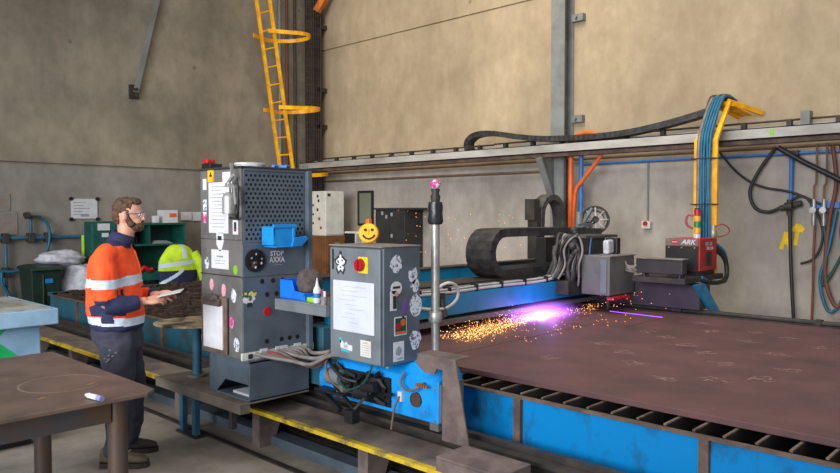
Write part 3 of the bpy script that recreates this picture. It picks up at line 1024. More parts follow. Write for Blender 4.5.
# ------------------------------------------------------------------ walkway and near rail
t = thing('walkway', 'low checker-plate walkway with worn yellow edge beside the cutting table', 'walkway', (3.05, 5, 0))
MB().box(2.90, 3.20, .4, 10.2, .262, .287).build('deck', M_WALK, t)
MB().box(2.862, 2.902, .4, 10.2, .262, .289).build('yellow_edge', M_YELD, t)
y = .9
while y < 10:
    MB().prism([(2.90, .0), (3.02, .0), (3.12, .26), (2.90, .26)], 'y', y, y + .09).build('support_leg', M_BRKT, t)
    y += 1.16
MB().box(3.0, 3.12, .4, 10.2, 0, .07).build('base_beam', M_SLATE, t)
m = MB()
m.box(2.78, 2.82, .4, 10.2, 0, .012)
m.build('floor_angle', M_DARK, t)
t = thing('machine_rail', 'dark steel rail on which the cutting gantry travels', 'rail', (3.3, 5, 0))
m = MB()
m.box(3.22, 3.42, .4, 10.2, .0, .05)
m.box(3.30, 3.34, .4, 10.2, .05, .32)
m.box(3.22, 3.42, .4, 10.2, .32, .345)
m.build('rail_beam', M_DARK, t)
MB().box(3.295, 3.345, .4, 10.2, .345, .375).build('rail_head', M_DARK, t)
# ------------------------------------------------------------------ operator platform
t = thing('operator_platform', 'grey steel platform slab under the tall cabinet', 'platform', (2.9, 4.7, 0))
m = MB()
m.box(2.62, 3.20, 4.185, 5.40, .393, .405)
m.box(2.62, 2.635, 4.185, 5.40, .335, .393)
m.box(2.635, 3.20, 5.385, 5.40, .335, .393)
m.box(2.635, 2.70, 4.185, 4.195, .335, .393)
m.build('deck', M_PLAT, t, bevel=.004)
for y in (5.12, 4.93):
    MB().box(2.70, 2.74, y, y + .05, .0, .393).build('leg', M_BPIPE, t)
for y in (4.45,):
    MB().box(2.72, 2.76, y, y + .04, .16, .393).build('leg', M_DARK, t)
MB().box(2.68, 2.76, 4.90, 5.20, 0, .015).build('foot_bar', M_DARK, t)

# small round table on the platform
t = thing('round_stand', 'small round steel stand with scorched top on blue post', 'stand', (2.86, 5.15, .405))
m = MB()
pts = []
random.seed(3)
for i in range(24):
    a = 2 * PI * i / 24
    k = .27 * (1 + .05 * math.sin(3 * a))
    pts.append((2.80 + k * math.cos(a), 5.14 + k * 1.05 * math.sin(a)))
m.prism(pts, 'z', .835, .85)
m.build('top', M_RTOP, t)
MB().cyl((2.86, 5.18, .405), (2.86, 5.18, .835), .035, n=12).build('post', M_BPIPE, t, smooth=True)
MB().cyl((2.86, 5.18, .405), (2.86, 5.18, .425), .08, n=12).build('foot', M_GREYW, t)

# ------------------------------------------------------------------ tall cabinet
TC = thing('tall_cabinet', 'tall grey machine cabinet with perforated front and many stickers', 'cabinet', (3.0, 4.5, .405))
m = MB()
m.box(2.70, 3.27, 4.28, 4.82, .68, 2.00)
m.build('body', M_GREYW, TC, bevel=.006)
m = MB()
m.box(2.685, 3.30, 4.255, 4.835, 2.0, 2.015)
m.build('top_cap', M_DARK, TC, bevel=.004)
# front face parts on y = 4.28
FY = 4.28
m = MB()
rect(m, 'y', FY, 2.975, 1.74, .51, .50, t=.006)
r_ = 0
z = 1.515
while z < 1.98:
    x = 2.74 + (.018 if r_ % 2 else 0)
    while x < 3.22:
        disc(m, 'y', FY, x, z, .0105, t=.0005, m=1, base=.006, n=8)
        x += .036
    z += .0312
    r_ += 1
m.build('perforated_panel', [M_SLATE, M_HOLE], TC)
m = MB()
rect(m, 'y', FY, 2.97, 1.365, .53, .23, t=.008)
m.build('middle_door', M_SLATE, TC, bevel=.004)
m = MB()
rect(m, 'y', FY, 2.97, .965, .53, .54, t=.008)
m.build('lower_door', M_SLATE, TC, bevel=.004)
m = MB()
for x, z_ in ((2.86, 1.215), (2.95, 1.215), (3.03, 1.215), (2.90, 1.12), (2.98, 1.12), (3.06, 1.12), (2.895, .79), (3.02, .79), (3.09, .79), (3.16, .79)):
    m = MB()
    disc(m, 'y', FY, x, z_, .0175, t=.001, base=.0085)
    m.build('cable_hole', M_HOLE, TC)
m = MB()
m.box(3.235, 3.275, 4.235, 4.28, .68, 2.0)
m.build('corner_post', M_SLATE, TC, bevel=.004)
MB().box(2.72, 3.235, 4.262, 4.28, 1.985, 2.0).build('top_trim', M_SLATE, TC)
m = MB()
disc(m, 'y', FY, 2.80, 1.365, .080, t=.012, base=.008, n=32)
disc(m, 'y', FY, 2.80, 1.365, .062, t=.002, base=.020, n=32, m=1)
for i in range(4):
    a = PI * i / 4 + .3
    m.bar((2.80 - .07 * math.cos(a), FY - .026, 1.365 - .07 * math.sin(a)), (2.80 + .07 * math.cos(a), FY - .026, 1.365 + .07 * math.sin(a)), .004, .004)
fan = m.build('fan_grille', [M_BLACK, M_HOLE], TC, smooth=False)
m = MB()
for i in range(9):
    a = random.uniform(0, 6.28)
    rr = random.uniform(.01, .055)
    disc(m, 'y', FY, 2.80 + rr * math.cos(a), 1.365 + rr * math.sin(a), random.uniform(.005, .012), t=.001, base=.0285, n=6, rnd=.4, m=i % 3)
m.build('grille_sticker', [M_INKG, M_WHITE, M_HOSEBR], fan)
text('sticker_text', 'STOP', 'y', FY, 2.985, 1.405, .05, M_WHITE, TC, base=.0095, sx=.95)
text('sticker_text', 'AXXA', 'y', FY, 2.985, 1.36, .055, M_WHITE, TC, base=.0095, sx=.85)
m = MB()
rect(m, 'y', FY, 2.985, 1.325, .08, .004, base=.0085)
m.build('sticker_line', M_INKG, TC)
m = MB()
disc(m, 'y', FY, 2.755, 1.10, .045, t=.001, base=.0085, n=14, rnd=.25)
disc(m, 'y', FY, 2.72, 1.135, .026, t=.002, base=.0085, n=9, rnd=.25, m=1)
disc(m, 'y', FY, 2.79, 1.14, .024, t=.002, base=.0085, n=9, rnd=.25, m=1)
disc(m, 'y', FY, 2.755, 1.11, .022, t=.002, base=.0085, n=9, rnd=.25, m=1)
rect(m, 'y', FY, 2.755, 1.06, .04, .03, t=.0025, base=.0085, m=2)
m.build('sticker', [M_WHITE, M_STKC, M_INK], TC)
m = MB()
disc(m, 'y', FY, 2.90, 1.0, .03, t=.006, base=.008, n=16)
m.build('red_reflector', M_RED, TC)
MB().box(2.69, 3.30, 4.262, 4.28, .68, .73).build('connector_strip', M_WHITEC, TC)
m = MB()
for x0, x1 in ((2.83, 2.89), (2.96, 3.06), (3.12, 3.18)):
    m.box(x0, x1, 4.255, 4.262, .70, .745)
m.build('strip_label', M_WB, TC)
MB().box(2.735, 2.765, 4.25, 4.262, .69, .72).build('socket', M_INK, TC)
# left face on x = 2.70
FX = 2.70
m = MB()
rect(m, 'x', FX, 4.57, 1.73, .26, .36, t=.002)
rect(m, 'x', FX, 4.45, 1.88, .12, .2, t=.003)
for i in range(12):
    rect(m, 'x', FX, 4.58 + random.uniform(-.02, .02), 1.88 - i * .026, random.uniform(.1, .2), .004, t=.001, m=1, base=.002)
m.build('instruction_sheet', [M_WHITE, M_INKG], TC)
m = MB()
rect(m, 'x', FX, 4.67, 1.965, .08, .10, t=.002)
disc(m, 'x', FX, 4.67, 1.965, .025, t=.001, base=.002, m=1, n=3, ph=PI / 2)
m.build('warning_label', [M_YEL, M_INK], TC)
for y_, z_, mm in ((4.755, 1.9, M_WHITE), (4.755, 1.75, M_STKW), (4.76, 1.66, M_MAGENTA)):
    m = MB()
    rect(m, 'x', FX, y_, z_, .05, .08)
    m.build('sticker', mm, TC)
m = MB()
rect(m, 'x', FX, 4.35, 1.595, .065, .10, t=.002)
rect(m, 'x', FX, 4.35, 1.60, .03, .06, t=.002, m=1, base=.002)
rect(m, 'x', FX, 4.35, 1.575, .028, .018, t=.002, m=2, base=.003)
m.build('sticker', [M_WHITE, M_INK, M_RED], TC)
m = MB()
flat(m, 'x', FX, [(4.60, 1.55), (4.51, 1.555), (4.50, 1.50), (4.53, 1.43), (4.555, 1.42), (4.60, 1.47)])
rect(m, 'x', FX, 4.555, 1.515, .05, .03, t=.001, m=1, base=.002)
m.build('sticker', [M_WHITE, M_INK], TC)
m = MB()
rect(m, 'x', FX, 4.555, 1.365, .23, .135, t=.002)
rect(m, 'x', FX, 4.55, 1.385, .08, .012, t=.001, m=1, base=.002)
rect(m, 'x', FX, 4.55, 1.355, .15, .004, t=.001, m=1, base=.002)
rect(m, 'x', FX, 4.55, 1.335, .13, .004, t=.001, m=1, base=.002)
m.build('notice_card', [M_WHITE, M_INKG], TC)
m = MB()
disc(m, 'x', FX, 4.355, 1.30, .034, n=14, sx=.8)
m.build('sticker', M_LIME, TC)
for y_, z_, r0, mm in ((4.67, 1.18, .045, M_PINK), (4.51, 1.15, .045, M_PINK), (4.735, 1.33, .045, M_STKW), (4.38, 1.12, .05, M_STKW), (4.41, .93, .04, M_MAGENTA), (4.35, .78, .055, M_STKW), (4.79, .77, .05, M_STKW)):
    m = MB()
    disc(m, 'x', FX, y_, z_, r0, n=11, sx=.62, rnd=.12)
    m.build('sticker', mm, TC)
m = MB()
m.box(2.695, 2.70, 4.28, 4.82, 1.25, 1.258)
m.box(2.695, 2.70, 4.28, 4.82, 1.255 + .25, 1.258 + .25)
m.build('panel_seam', M_DARK, TC)
# base pedestal with an open bay
m = MB()
m.box(2.70, 3.20, 4.19, 4.205, .405, .68)
m.box(2.70, 3.20, 4.70, 4.715, .405, .68)
m.box(3.185, 3.20, 4.205, 4.70, .405, .68)
m.box(2.70, 3.20, 4.19, 4.715, .665, .68)
m.box(2.70, 3.20, 4.19, 4.715, .405, .418)
m.prism([(4.205, .665), (4.70, .665), (4.70, .418), (4.62, .418), (4.50, .52), (4.205, .52)], 'x', 2.70, 2.712)
m.build('pedestal', M_SLATE, TC, bevel=.003)
MB().prism([(3.20, .41), (3.30, .38), (3.36, .44), (3.36, .55), (3.20, .55)], 'y', 4.06, 4.07).build('foot_flange', M_GREYW, TC)
m = MB().box(2.75, 3.0, 4.24, 4.48, .419, .435)
tag(m.build('document_stack', M_WHITE), 'white papers inside the open bay of the tall cabinet base', 'papers')

# clipboard on the side
t = thing('clipboard', 'clipboard with white sheets hooked on the tall cabinet side', 'clipboard', (2.68, 4.6, .70))
MB().box(2.675, 2.692, 4.44, 4.78, .70, 1.10).build('board', M_RUST, t, bevel=.006)
MB().box(2.668, 2.675, 4.48, 4.74, .73, 1.04).build('sheet', M_WHITE, t)
m = MB()
m.box(2.655, 2.675, 4.50, 4.72, 1.035, 1.085)
m.ell((2.66, 4.61, 1.09), (.015, .09, .03))
m.build('clip', M_RAG, t)

# sprayer canister
t = thing('spray_canister', 'steel spray canister hanging on the tall cabinet side', 'canister', (2.62, 4.40, 1.6))
cx_, cy_ = 2.645, 4.34
MB().tube([(cx_, cy_, 1.685), (cx_, cy_, 1.69), (cx_, cy_, 1.80), (cx_, cy_, 1.825), (cx_, cy_, 1.835)], [.03, .046, .046, .034, .016], 18).build('cup', M_STEELG, t, smooth=True)
m = MB()
m.cyl((cx_, cy_, 1.83), (cx_, cy_, 1.90), .014)
m.bar((cx_, cy_ + .03, 1.885), (cx_, cy_ - .08, 1.87), .025, .025)
m.bar((cx_, cy_ - .07, 1.88), (cx_, cy_ - .09, 1.75), .022, .018)
m.bar((cx_, cy_ + .02, 1.89), (cx_ , cy_ - .06, 1.95), .012, .02)
m.bar((cx_, cy_ - .045, 1.93), (cx_ , cy_ - .03, 2.03), .010, .02)
m.build('gun_body', M_STEELG, t)
m = MB()
m.tube(cat_rom([(cx_, 4.25, 1.86), (cx_ + .01, 4.24, 1.76), (cx_, 4.25, 1.68), (cx_ + .03, 4.30, 1.655), (cx_ + .04, 4.40, 1.66)], 6), .008, 8)
m.tube(cat_rom([(cx_, 4.24, 1.93), (cx_ - .005, 4.222, 1.84), (cx_, 4.23, 1.72), (cx_ + .02, 4.26, 1.66)], 6), .008, 8)
m.build('hose', M_BLACK, t, smooth=True)

# items on top of the tall cabinet
t = thing('red_tool_holder', 'small black and red tool on the tall cabinet top corner', 'tool', (2.75, 4.72, 2.015))
MB().box(2.70, 2.80, 4.68, 4.80, 2.015, 2.05).build('base', M_BLACK, t, bevel=.005)
MB().box(2.70, 2.77, 4.72, 4.79, 2.05, 2.085).build('head', M_RED, t, bevel=.01)
m = MB()
for i in range(3):
    pts = [(2.93 + (.09 + .01 * i) * math.cos(a * PI / 8), 4.52 + .09 * math.sin(a * PI / 8), 2.025 + i * .010) for a in range(16)]
    m.tube(pts, .010, 6, closed=True)
tag(m.build('cable_coil', M_HOSEW, smooth=True), 'coil of pale cable lying on the tall cabinet top', 'cable')
tag(MB().tube(cat_rom([(3.08, 4.45, 2.035), (3.15, 4.5, 2.04), (3.2, 4.42, 2.035), (3.14, 4.38, 2.035)], 5), .012, 6).build('cable_offcut', M_BINBLUE, smooth=True), 'short blue cable end on the tall cabinet top', 'cable')


# blue hanging parts bin (open-fronted)
def parts_bin(mb, x0, x1, y0, y1, z0, z1, th=.006):
    """open-top picking bin, low lip towards +x"""
    s = []
    mb.box(x0, x1, y0, y1, z0, z0 + th)
    mb.box(x0, x0 + th, y0, y1, z0, z1)
    prof = [(x0, z0), (x1, z0), (x1, z0 + (z1 - z0) * .45), (x0 + (x1 - x0) * .55, z0 + (z1 - z0) * .55), (x0 + (x1 - x0) * .45, z1), (x0, z1)]
    mb.prism(prof, 'y', y0, y0 + th)
    mb.prism(prof, 'y', y1 - th, y1)
    mb.box(x1 - th, x1, y0, y1, z0, z0 + (z1 - z0) * .45)
    mb.box(x0 - .008, x0 + .008, y0 - .006, y1 + .006, z1 - .012, z1)


t = thing('hanging_parts_bin', 'cyan blue plastic parts bin hooked on the perforated panel', 'bin', (3.02, 4.2, 1.45))
m = MB()
m.prism([(2.86, 1.60), (3.02, 1.60), (3.04, 1.49), (3.0, 1.455), (2.87, 1.47)], 'y', 4.13, 4.14)
m.prism([(2.86, 1.60), (3.02, 1.60), (3.04, 1.49), (3.0, 1.455), (2.87, 1.47)], 'y', 4.255, 4.265)
m.prism([(3.0, 1.60), (3.11, 1.605), (3.145, 1.54), (3.09, 1.46), (3.0, 1.455)], 'y', 4.255, 4.265)
m.prism([(3.02, 1.52), (3.13, 1.53), (3.145, 1.51), (3.09, 1.46), (3.0, 1.455)], 'y', 4.115, 4.13)
m.box(2.87, 3.09, 4.12, 4.26, 1.455, 1.465)
m.box(2.855, 2.875, 4.13, 4.265, 1.47, 1.60)
m.box(2.855, 3.05, 4.12, 4.14, 1.59, 1.615)
m.box(3.015, 3.035, 4.12, 4.26, 1.46, 1.60)
m.build('bin_body', M_BINCY, t, bevel=.003)

# ------------------------------------------------------------------ shelf tray between the cabinets
t = thing('steel_shelf', 'grey steel shelf tray joining the tall cabinet and control box', 'shelf', (3.05, 3.9, 1.03))
m = MB()
m.box(2.90, 3.20, 3.62, 4.18, 1.088, 1.10)
m.box(2.90, 2.912, 3.62, 4.18, 1.025, 1.088)
m.box(2.912, 3.20, 3.62, 3.632, 1.025, 1.088)
m.build('tray', M_GREY, t, bevel=.003)
MB().box(3.15, 3.20, 4.18, 4.235, 1.0, 1.10).build('bracket', M_GREY, t)
t = thing('picking_bin', 'bright blue picking bin standing on the steel shelf', 'bin', (3.0, 4.1, 1.10))
m = MB()
m.box(2.95, 3.13, 3.92, 4.19, 1.10, 1.106)
m.box(2.95, 3.13, 4.184, 4.19, 1.10, 1.23)
for x0 in (2.95, 3.124):
    m.prism([(4.19, 1.10), (3.92, 1.10), (3.90, 1.15), (4.02, 1.16), (4.05, 1.23), (4.19, 1.23)], 'x', x0, x0 + .006)
m.box(2.95, 3.13, 3.905, 3.918, 1.10, 1.15)
m.build('bin_body', M_BINBLUE, t, bevel=.002)
random.seed(9)
o = MB().ell((3.05, 3.98, 1.215), (.085, .09, .10), 0, 20, 12, lambda d: 1 + .12 * math.sin(7 * d.x + 5 * d.y) * math.cos(5 * d.z)).build('shop_rag', M_RAG, smooth=True)
tag(o, 'bunched grey brown rag stuffed into the blue picking bin', 'rag')
t = thing('squeeze_bottle', 'white squeeze bottle with pointed nozzle on the steel shelf', 'bottle', (2.95, 3.77, 1.10))
MB().tube([(2.95, 3.77, 1.10), (2.95, 3.77, 1.11), (2.95, 3.77, 1.19), (2.95, 3.77, 1.215)], [.022, .026, .026, .012], 16).build('body', M_WHITE, t, smooth=True)
MB().tube([(2.95, 3.77, 1.215), (2.95, 3.77, 1.225), (2.95, 3.77, 1.265)], [.014, .010, .003], 12).build('nozzle', M_WHITE, t, smooth=True)
m = MB()
m.tube([(2.95, 3.77, 1.135), (2.95, 3.77, 1.165)], .0265, 16)
m.build('label_band', M_BPIPE2, t, smooth=True)
tag(MB().box(2.94, 3.06, 3.80, 3.87, 1.10, 1.13).build('green_block', M_LIME, bevel=.004), 'lime green plastic block behind the squeeze bottle', 'block')
tag(MB().box(3.12, 3.22, 3.66, 3.84, 1.10, 1.18).build('tape_box', M_TEAL, bevel=.004), 'teal box at the back of the steel shelf', 'box')
t = thing('pen_cup', 'small white holder with red marker at the control box edge', 'pen holder', (2.92, 3.66, 1.06))
MB().cyl((2.91, 3.65, 1.10), (2.91, 3.65, 1.155), .020, .022, n=14).build('cup', M_HOSEG, t, smooth=True)
MB().cyl((2.91, 3.66, 1.12), (2.91, 3.66, 1.20), .008, n=8).build('marker', M_RED, t)
MB().cyl((2.91, 3.64, 1.12), (2.91, 3.64, 1.19), .009, n=8).build('marker', M_WHITE, t)

# ------------------------------------------------------------------ control cabinet
CC = thing('control_box', 'grey control box with whiteboard and stickers above the blue carriage', 'control box', (3.1, 3.4, .774))
CX0, CX1, CY0, CY1, CZ0, CZ1 = 2.935, 3.27, 3.135, 3.62, .765, 1.485
MB().box(CX0 + .02, CX1, CY0, CY1, CZ0, CZ1).build('body', M_SLATE, CC, bevel=.006)
MB().box(CX0, CX0 + .018, CY0 + .012, CY1 - .004, CZ0 + .008, CZ1 - .01).build('door', M_GREY, CC, bevel=.005)
MB().box(CX0 - .005, CX1 + .005, CY0 - .005, CY1 + .005, CZ1, CZ1 + .008).build('lid', M_HOSEG, CC, bevel=.003)
m = MB()
m.cyl((3.02, 3.17, .745), (3.02, 3.17, .765), .012)
m.build('foot', M_STEELG, CC)
sw = MB()
rect(sw, 'x', CX0, 3.295, 1.375, .085, .10, t=.004)
sw = sw.build('isolator_switch', M_GRAF, CC)
m = MB()
m.cyl((CX0 - .004, 3.315, 1.375), (CX0 - .03, 3.315, 1.375), .040, .036, n=20)
m.box(CX0 - .045, CX0 - .03, 3.305, 3.325, 1.345, 1.405)
m.build('red_knob', M_RED, sw, smooth=True)
m = MB()
m.box(CX0 - .012, CX0, 3.19, 3.575, .95, 1.27)
wb = m.build('whiteboard', M_WB, CC, bevel=.01)
m = MB()
random.seed(21)
for i in range(9):
    z_ = 1.235 - i * .028
    rect(m, 'x', CX0, 3.40 + random.uniform(-.05, .05), z_, random.uniform(.08, .26), .0025, t=.0005, base=.012)
m.build('pen_writing', mat('pale_ink', (160, 165, 196), .5), wb)
m = MB()
pts = []
for i in range(22):
    a = 2 * PI * i / 22
    k = .06 * (1 + .22 * math.sin(5 * a) + .12 * math.sin(9 * a))
    pts.append((3.51 + k * math.cos(a) * .85, 1.375 + k * 1.1 * math.sin(a)))
flat(m, 'x', CX0, pts, t=.001, m=1)
flat(m, 'x', CX0, [(3.51 + (u - 3.51) * .72, 1.375 + (w - 1.375) * .72) for u, w in pts], t=.002, m=0)
rect(m, 'x', CX0, 3.585, 1.40, .02, .13, t=.001, m=1)
for i in range(6):
    rect(m, 'x', CX0, 3.51 + random.uniform(-.025, .025), 1.375 + random.uniform(-.03, .03), .012, .01, t=.001, m=1, base=.002)
m.build('sticker', [M_WHITE, M_INK], CC)
m = MB()
flat(m, 'x', CX0, [(3.52, .89), (3.51, .84), (3.40, .83), (3.40, .865), (3.44, .868), (3.455, .885), (3.475, .87), (3.495, .885)], m=0)
flat(m, 'x', CX0, [(3.525, .905), (3.505, .905), (3.505, .87), (3.52, .87)], m=1)
flat(m, 'x', CX0, [(3.51, .835), (3.42, .828), (3.42, .818), (3.50, .82)], m=1)
m.build('sticker', [M_WHITE, M_CYAN], CC)
text('sticker_text', 'hi!', 'x', CX0, 3.46, .853, .04, M_INKG, CC)
m = MB()
rect(m, 'x', CX0, 3.275, .862, .095, .10, m=0)
for i in range(6):
    rect(m, 'x', CX0, 3.275, .895 - i * .014, .07, .003, t=.001, base=.002, m=1)
rect(m, 'x', CX0, 3.275, .902, .02, .006, t=.001, base=.002, m=2)
m.build('rating_plate', [M_WHITEC, M_INKG, M_YEL], CC)
# right face y = CY0
random.seed(31)
for (u, w, r0, sx, mm) in ((3.06, 1.385, .055, .95, M_STKW), (3.205, 1.305, .05, .8, M_STKW), (3.225, 1.24, .04, .9, M_STKW), (3.225, 1.12, .07, .75, M_STKW), (3.225, .90, .06, .8, M_STKW)):
    m = MB()
    disc(m, 'y', CY0, u, w, r0, n=13, sx=sx, rnd=.16)
    m.build('sticker', mm, CC)
m = MB()
disc(m, 'y', CY0, 3.06, 1.235, .042, n=14, sx=1.15)
rect(m, 'y', CY0, 3.035, 1.16, .055, .12)
rect(m, 'y', CY0, 3.045, 1.15, .03, .08, t=.001, m=1, base=.002)
rect(m, 'y', CY0, 3.06, 1.24, .06, .014, t=.001, m=1, base=.002)
disc(m, 'y', CY0, 3.06, 1.20, .016, t=.001, base=.0025, m=2)
m.build('sticker', [M_WHITE, M_INK, M_SKIN], CC)
m = MB()
flat(m, 'y', CY0, [(3.10, 1.03), (3.125, 1.05), (3.165, 1.13), (3.15, 1.17), (3.12, 1.13)])
m.build('sticker', M_PURPLE, CC)
m = MB()
rect(m, 'y', CY0, 3.095, 1.0, .105, .115, m=0)
rect(m, 'y', CY0, 3.095, 1.0, .092, .10, t=.001, base=.002, m=1)
disc(m, 'y', CY0, 3.115, 1.02, .022, t=.001, base=.003, m=2)
disc(m, 'y', CY0, 3.075, 1.0, .02, t=.001, base=.003, m=3)
rect(m, 'y', CY0, 3.095, .96, .08, .015, t=.001, base=.003, m=2)
m.build('sticker', [M_WHITE, M_HOSEGR, M_ORANGE, M_RED], CC)
m = MB()
rect(m, 'y', CY0, 3.08, .845, .09, .12)
disc(m, 'y', CY0, 3.075, .85, .026, t=.001, base=.002, m=1, n=10, rnd=.3)
rect(m, 'y', CY0, 3.09, .80, .05, .008, t=.001, base=.002, m=1)
m.build('sticker', [M_WHITE, M_INKG], CC)

# items on the control box
t = thing('smiley_tin', 'round yellow smiling toy with orange cap on the control box', 'toy', (3.13, 3.46, 1.498))
MB().obox((3.13, 3.46, 1.572), (.05, .05, .04), (0, 1, 0)).build('core', M_YEL, t)
fwd = Vector((-.70, -.72, .05)).normalized()
sd = fwd.cross(Vector((0, 0, 1))).normalized()
m = MB()
c_ = Vector((3.13, 3.46, 1.562))
m.tube([c_ - fwd * .03, c_ - fwd * .02, c_ + fwd * .02, c_ + fwd * .03], [.056, .065, .065, .056], 28)
m.build('face_disc', M_YEL, t, smooth=True)
m = MB()
for sgn in (-1, 1):
    p = c_ + sd * (.022 * sgn) + Vector((0, 0, .022)) + fwd * .029
    m.cyl(p, p + fwd * .005, .010, n=12)
pp = []
for i in range(11):
    a = R(200 + 140 * i / 10)
    pp.append(c_ + sd * (.040 * math.cos(a)) + Vector((0, 0, .040 * math.sin(a) + .004)) + fwd * .032)
m.tube(pp, .0065, 6)
m.build('face_marks', M_RUSTD, t)
MB().box(3.115, 3.145, 3.445, 3.475, 1.62, 1.655).build('cap', M_ORANGE, t, bevel=.005)
t = thing('microwave_oven', 'small white microwave with black door beyond the control box', 'microwave', (8.4, 9.5, 1.10))
MB().box(8.20, 8.60, 9.22, 9.70, 1.11, 1.36).build('case', M_WHITEC, t, bevel=.008)
MB().box(8.185, 8.20, 9.42, 9.68, 1.14, 1.33).build('door', M_HOLE, t, bevel=.004)
MB().box(8.19, 8.20, 9.25, 9.38, 1.14, 1.33).build('keypad', M_INKG, t)
t = thing('low_cupboard', 'low dark cupboard carrying the white microwave', 'cupboard', (8.4, 9.5, 0))
MB().box(8.18, 8.82, 9.18, 9.90, 0, 1.09).build('body', M_BLKC, t, bevel=.006)
MB().box(8.16, 8.82, 9.18, 9.92, 1.09, 1.11).build('top', M_RUST, t)

# pole with taped top
t = thing('signal_pole', 'galvanised pole with black taped collar and pink wrapped tip', 'pole', (3.38, 3.12, .77))
px, py = 3.445, 3.165
MB().cyl((px, py, .60), (px, py, 1.68), .028, n=18).build('tube', M_STEELG, t, smooth=True)
m = MB()
m.tube([(px, py, z) for z in (.98, .99, 1.04, 1.05)], [.04, .045, .045, .04], 16)
m.cyl((px - .05, py, 1.015), (px + .05, py, 1.015), .015)
m.build('collar', M_STEELG, t, smooth=True)
MB().tube([(px, py, z) for z in (1.62, 1.64, 1.69, 1.73, 1.765)], [.042, .052, .046, .05, .044], 14).build('tape_wrap', M_TAPEK, t, smooth=True)
MB().tube([(px, py, z) for z in (1.765, 1.80, 1.82, 1.85)], [.028, .034, .024, .030], 12).build('knuckle', M_DARK, t, smooth=True)
MB().ell((px, py, 1.88), (.034, .034, .032)).build('wrapped_tip', M_MAGENTA, t, smooth=True)

# ------------------------------------------------------------------ step bracket
t = thing('step_bracket', 'brown steel post with checker-plate step at the carriage end', 'step', (3.0, 2.5, .3))
m = MB()
m.box(2.80, 3.05, 2.13, 2.57, .385, .40)
m.box(2.80, 2.815, 2.13, 2.57, .32, .385)
m.box(2.815, 3.05, 2.13, 2.145, .32, .385)
m.build('step_plate', M_BRKT, t, bevel=.004)
m = MB()
m.prism([(2.56, .38), (2.76, .38), (2.755, .86), (2.66, .86)], 'x', 3.06, 3.075)
m.build('post', M_BRKT, t, bevel=.003)
m = MB()
m.prism([(2.66, .86), (2.95, .86), (2.97, .80), (2.90, .755), (2.82, .755), (2.80, .79), (2.74, .79)], 'x', 3.058, 3.075)
m.box(3.06, 3.20, 2.665, 2.96, .852, .862)
m.build('arm', M_BRKT, t, bevel=.003)

# ------------------------------------------------------------------ gantry
G = thing('cutting_gantry', 'blue travelling gantry spanning the cutting table', 'gantry', (5.2, 4, .4))
ec = MB()
ec.prism([(3.12, .44), (3.34, .44), (3.34, .70), (3.30, .76), (3.20, .76), (3.12, .69)], 'y', 2.84, 3.78)
EC = ec.build('end_carriage', M_BLUEB, G, bevel=.008)
MB().prism([(3.13, .45), (3.33, .45), (3.33, .68), (3.13, .68)], 'y', 2.825, 2.84).build('end_plate', M_GREYW, EC)
MB().cyl((3.25, 2.95, .70), (3.25, 3.76, .70), .07, n=18).build('drive_tube', M_BLUEB, EC, smooth=True)
m = MB()
m.box(3.105, 3.122, 3.24, 3.72, .47, .655)
m.build('bay_shade_panel', M_HOLE, EC)  # dark inset panel painted as the shade inside the opening
m = MB()
random.seed(5)
for i in range(26):
    y_, z_ = random.uniform(3.26, 3.70), random.uniform(.48, .64)
    a = random.uniform(0, 3.1)
    m.bar((3.09, y_, z_), (3.07, y_ + .09 * math.cos(a), z_ + .07 * math.sin(a)), .02, .02)
m.cyl((3.07, 3.36, .54), (3.07, 3.50, .54), .05)
m.cyl((3.05, 3.3, .60), (3.05, 3.42, .58), .035)
m.build('gearbox', M_BLACK, EC, smooth=False)
m = MB()
m.cyl((3.06, 3.64, .60), (3.06, 3.78, .60), .055, n=14)
m.cyl((3.03, 3.70, .60), (3.10, 3.70, .60), .05, n=14)
m.box(3.02, 3.10, 3.60, 3.66, .50, .56)
m.build('drive_motor', M_GREY, EC, smooth=True)
MB().box(3.24, 3.34, 3.78, 5.2, .44, .66).build('frame_tail', M_TEAL, EC, bevel=.006)
MB().cyl((3.08, 3.80, .56), (3.14, 3.80, .56), .115, n=26).build('wheel_cover', M_BLUEB, EC, smooth=True)
MB().cyl((3.105, 3.02, .56), (3.125, 3.02, .56), .045, n=20).build('bore_cover', M_RUSTD, EC)
for k_, pts in enumerate(([(3.10, 3.10, .72), (3.08, 3.12, .66), (3.07, 3.06, .62), (3.08, 2.98, .64), (3.10, 2.94, .68)],
                          [(3.10, 3.15, .56), (3.06, 3.15, .50), (3.05, 3.16, .42), (3.05, 3.17, .36)])):
    hose('copper_line', pts, .007, M_BRPIPE, EC)
m = MB()
for i in range(5):
    m.cyl((3.08, 2.98 - i * .02, .655), (3.08, 2.98 - i * .02, .675), .008, n=8)
m.build('brass_fitting', M_COPPER, EC)
MB().box(3.10, 3.12, 3.13, 3.165, .53, .59).build('switch_plate', M_WHITE, EC)
m = MB()
for y_, z_ in ((2.87, .46), (2.87, .65), (3.20, .46), (2.95, .50)):
    m.cyl((3.112, y_, z_), (3.122, y_, z_), .007, n=8)
m.build('bolt', M_STEELG, EC)
m = MB()
for y_ in (2.90, 3.70):
    MB().cyl((3.28, y_, .41), (3.36, y_, .41), .034, n=16).build('track_wheel', M_GREYW, EC)
m.box(3.14, 3.22, 2.86, 2.93, .39, .44)
m.build('end_stop', M_GREYW, EC)
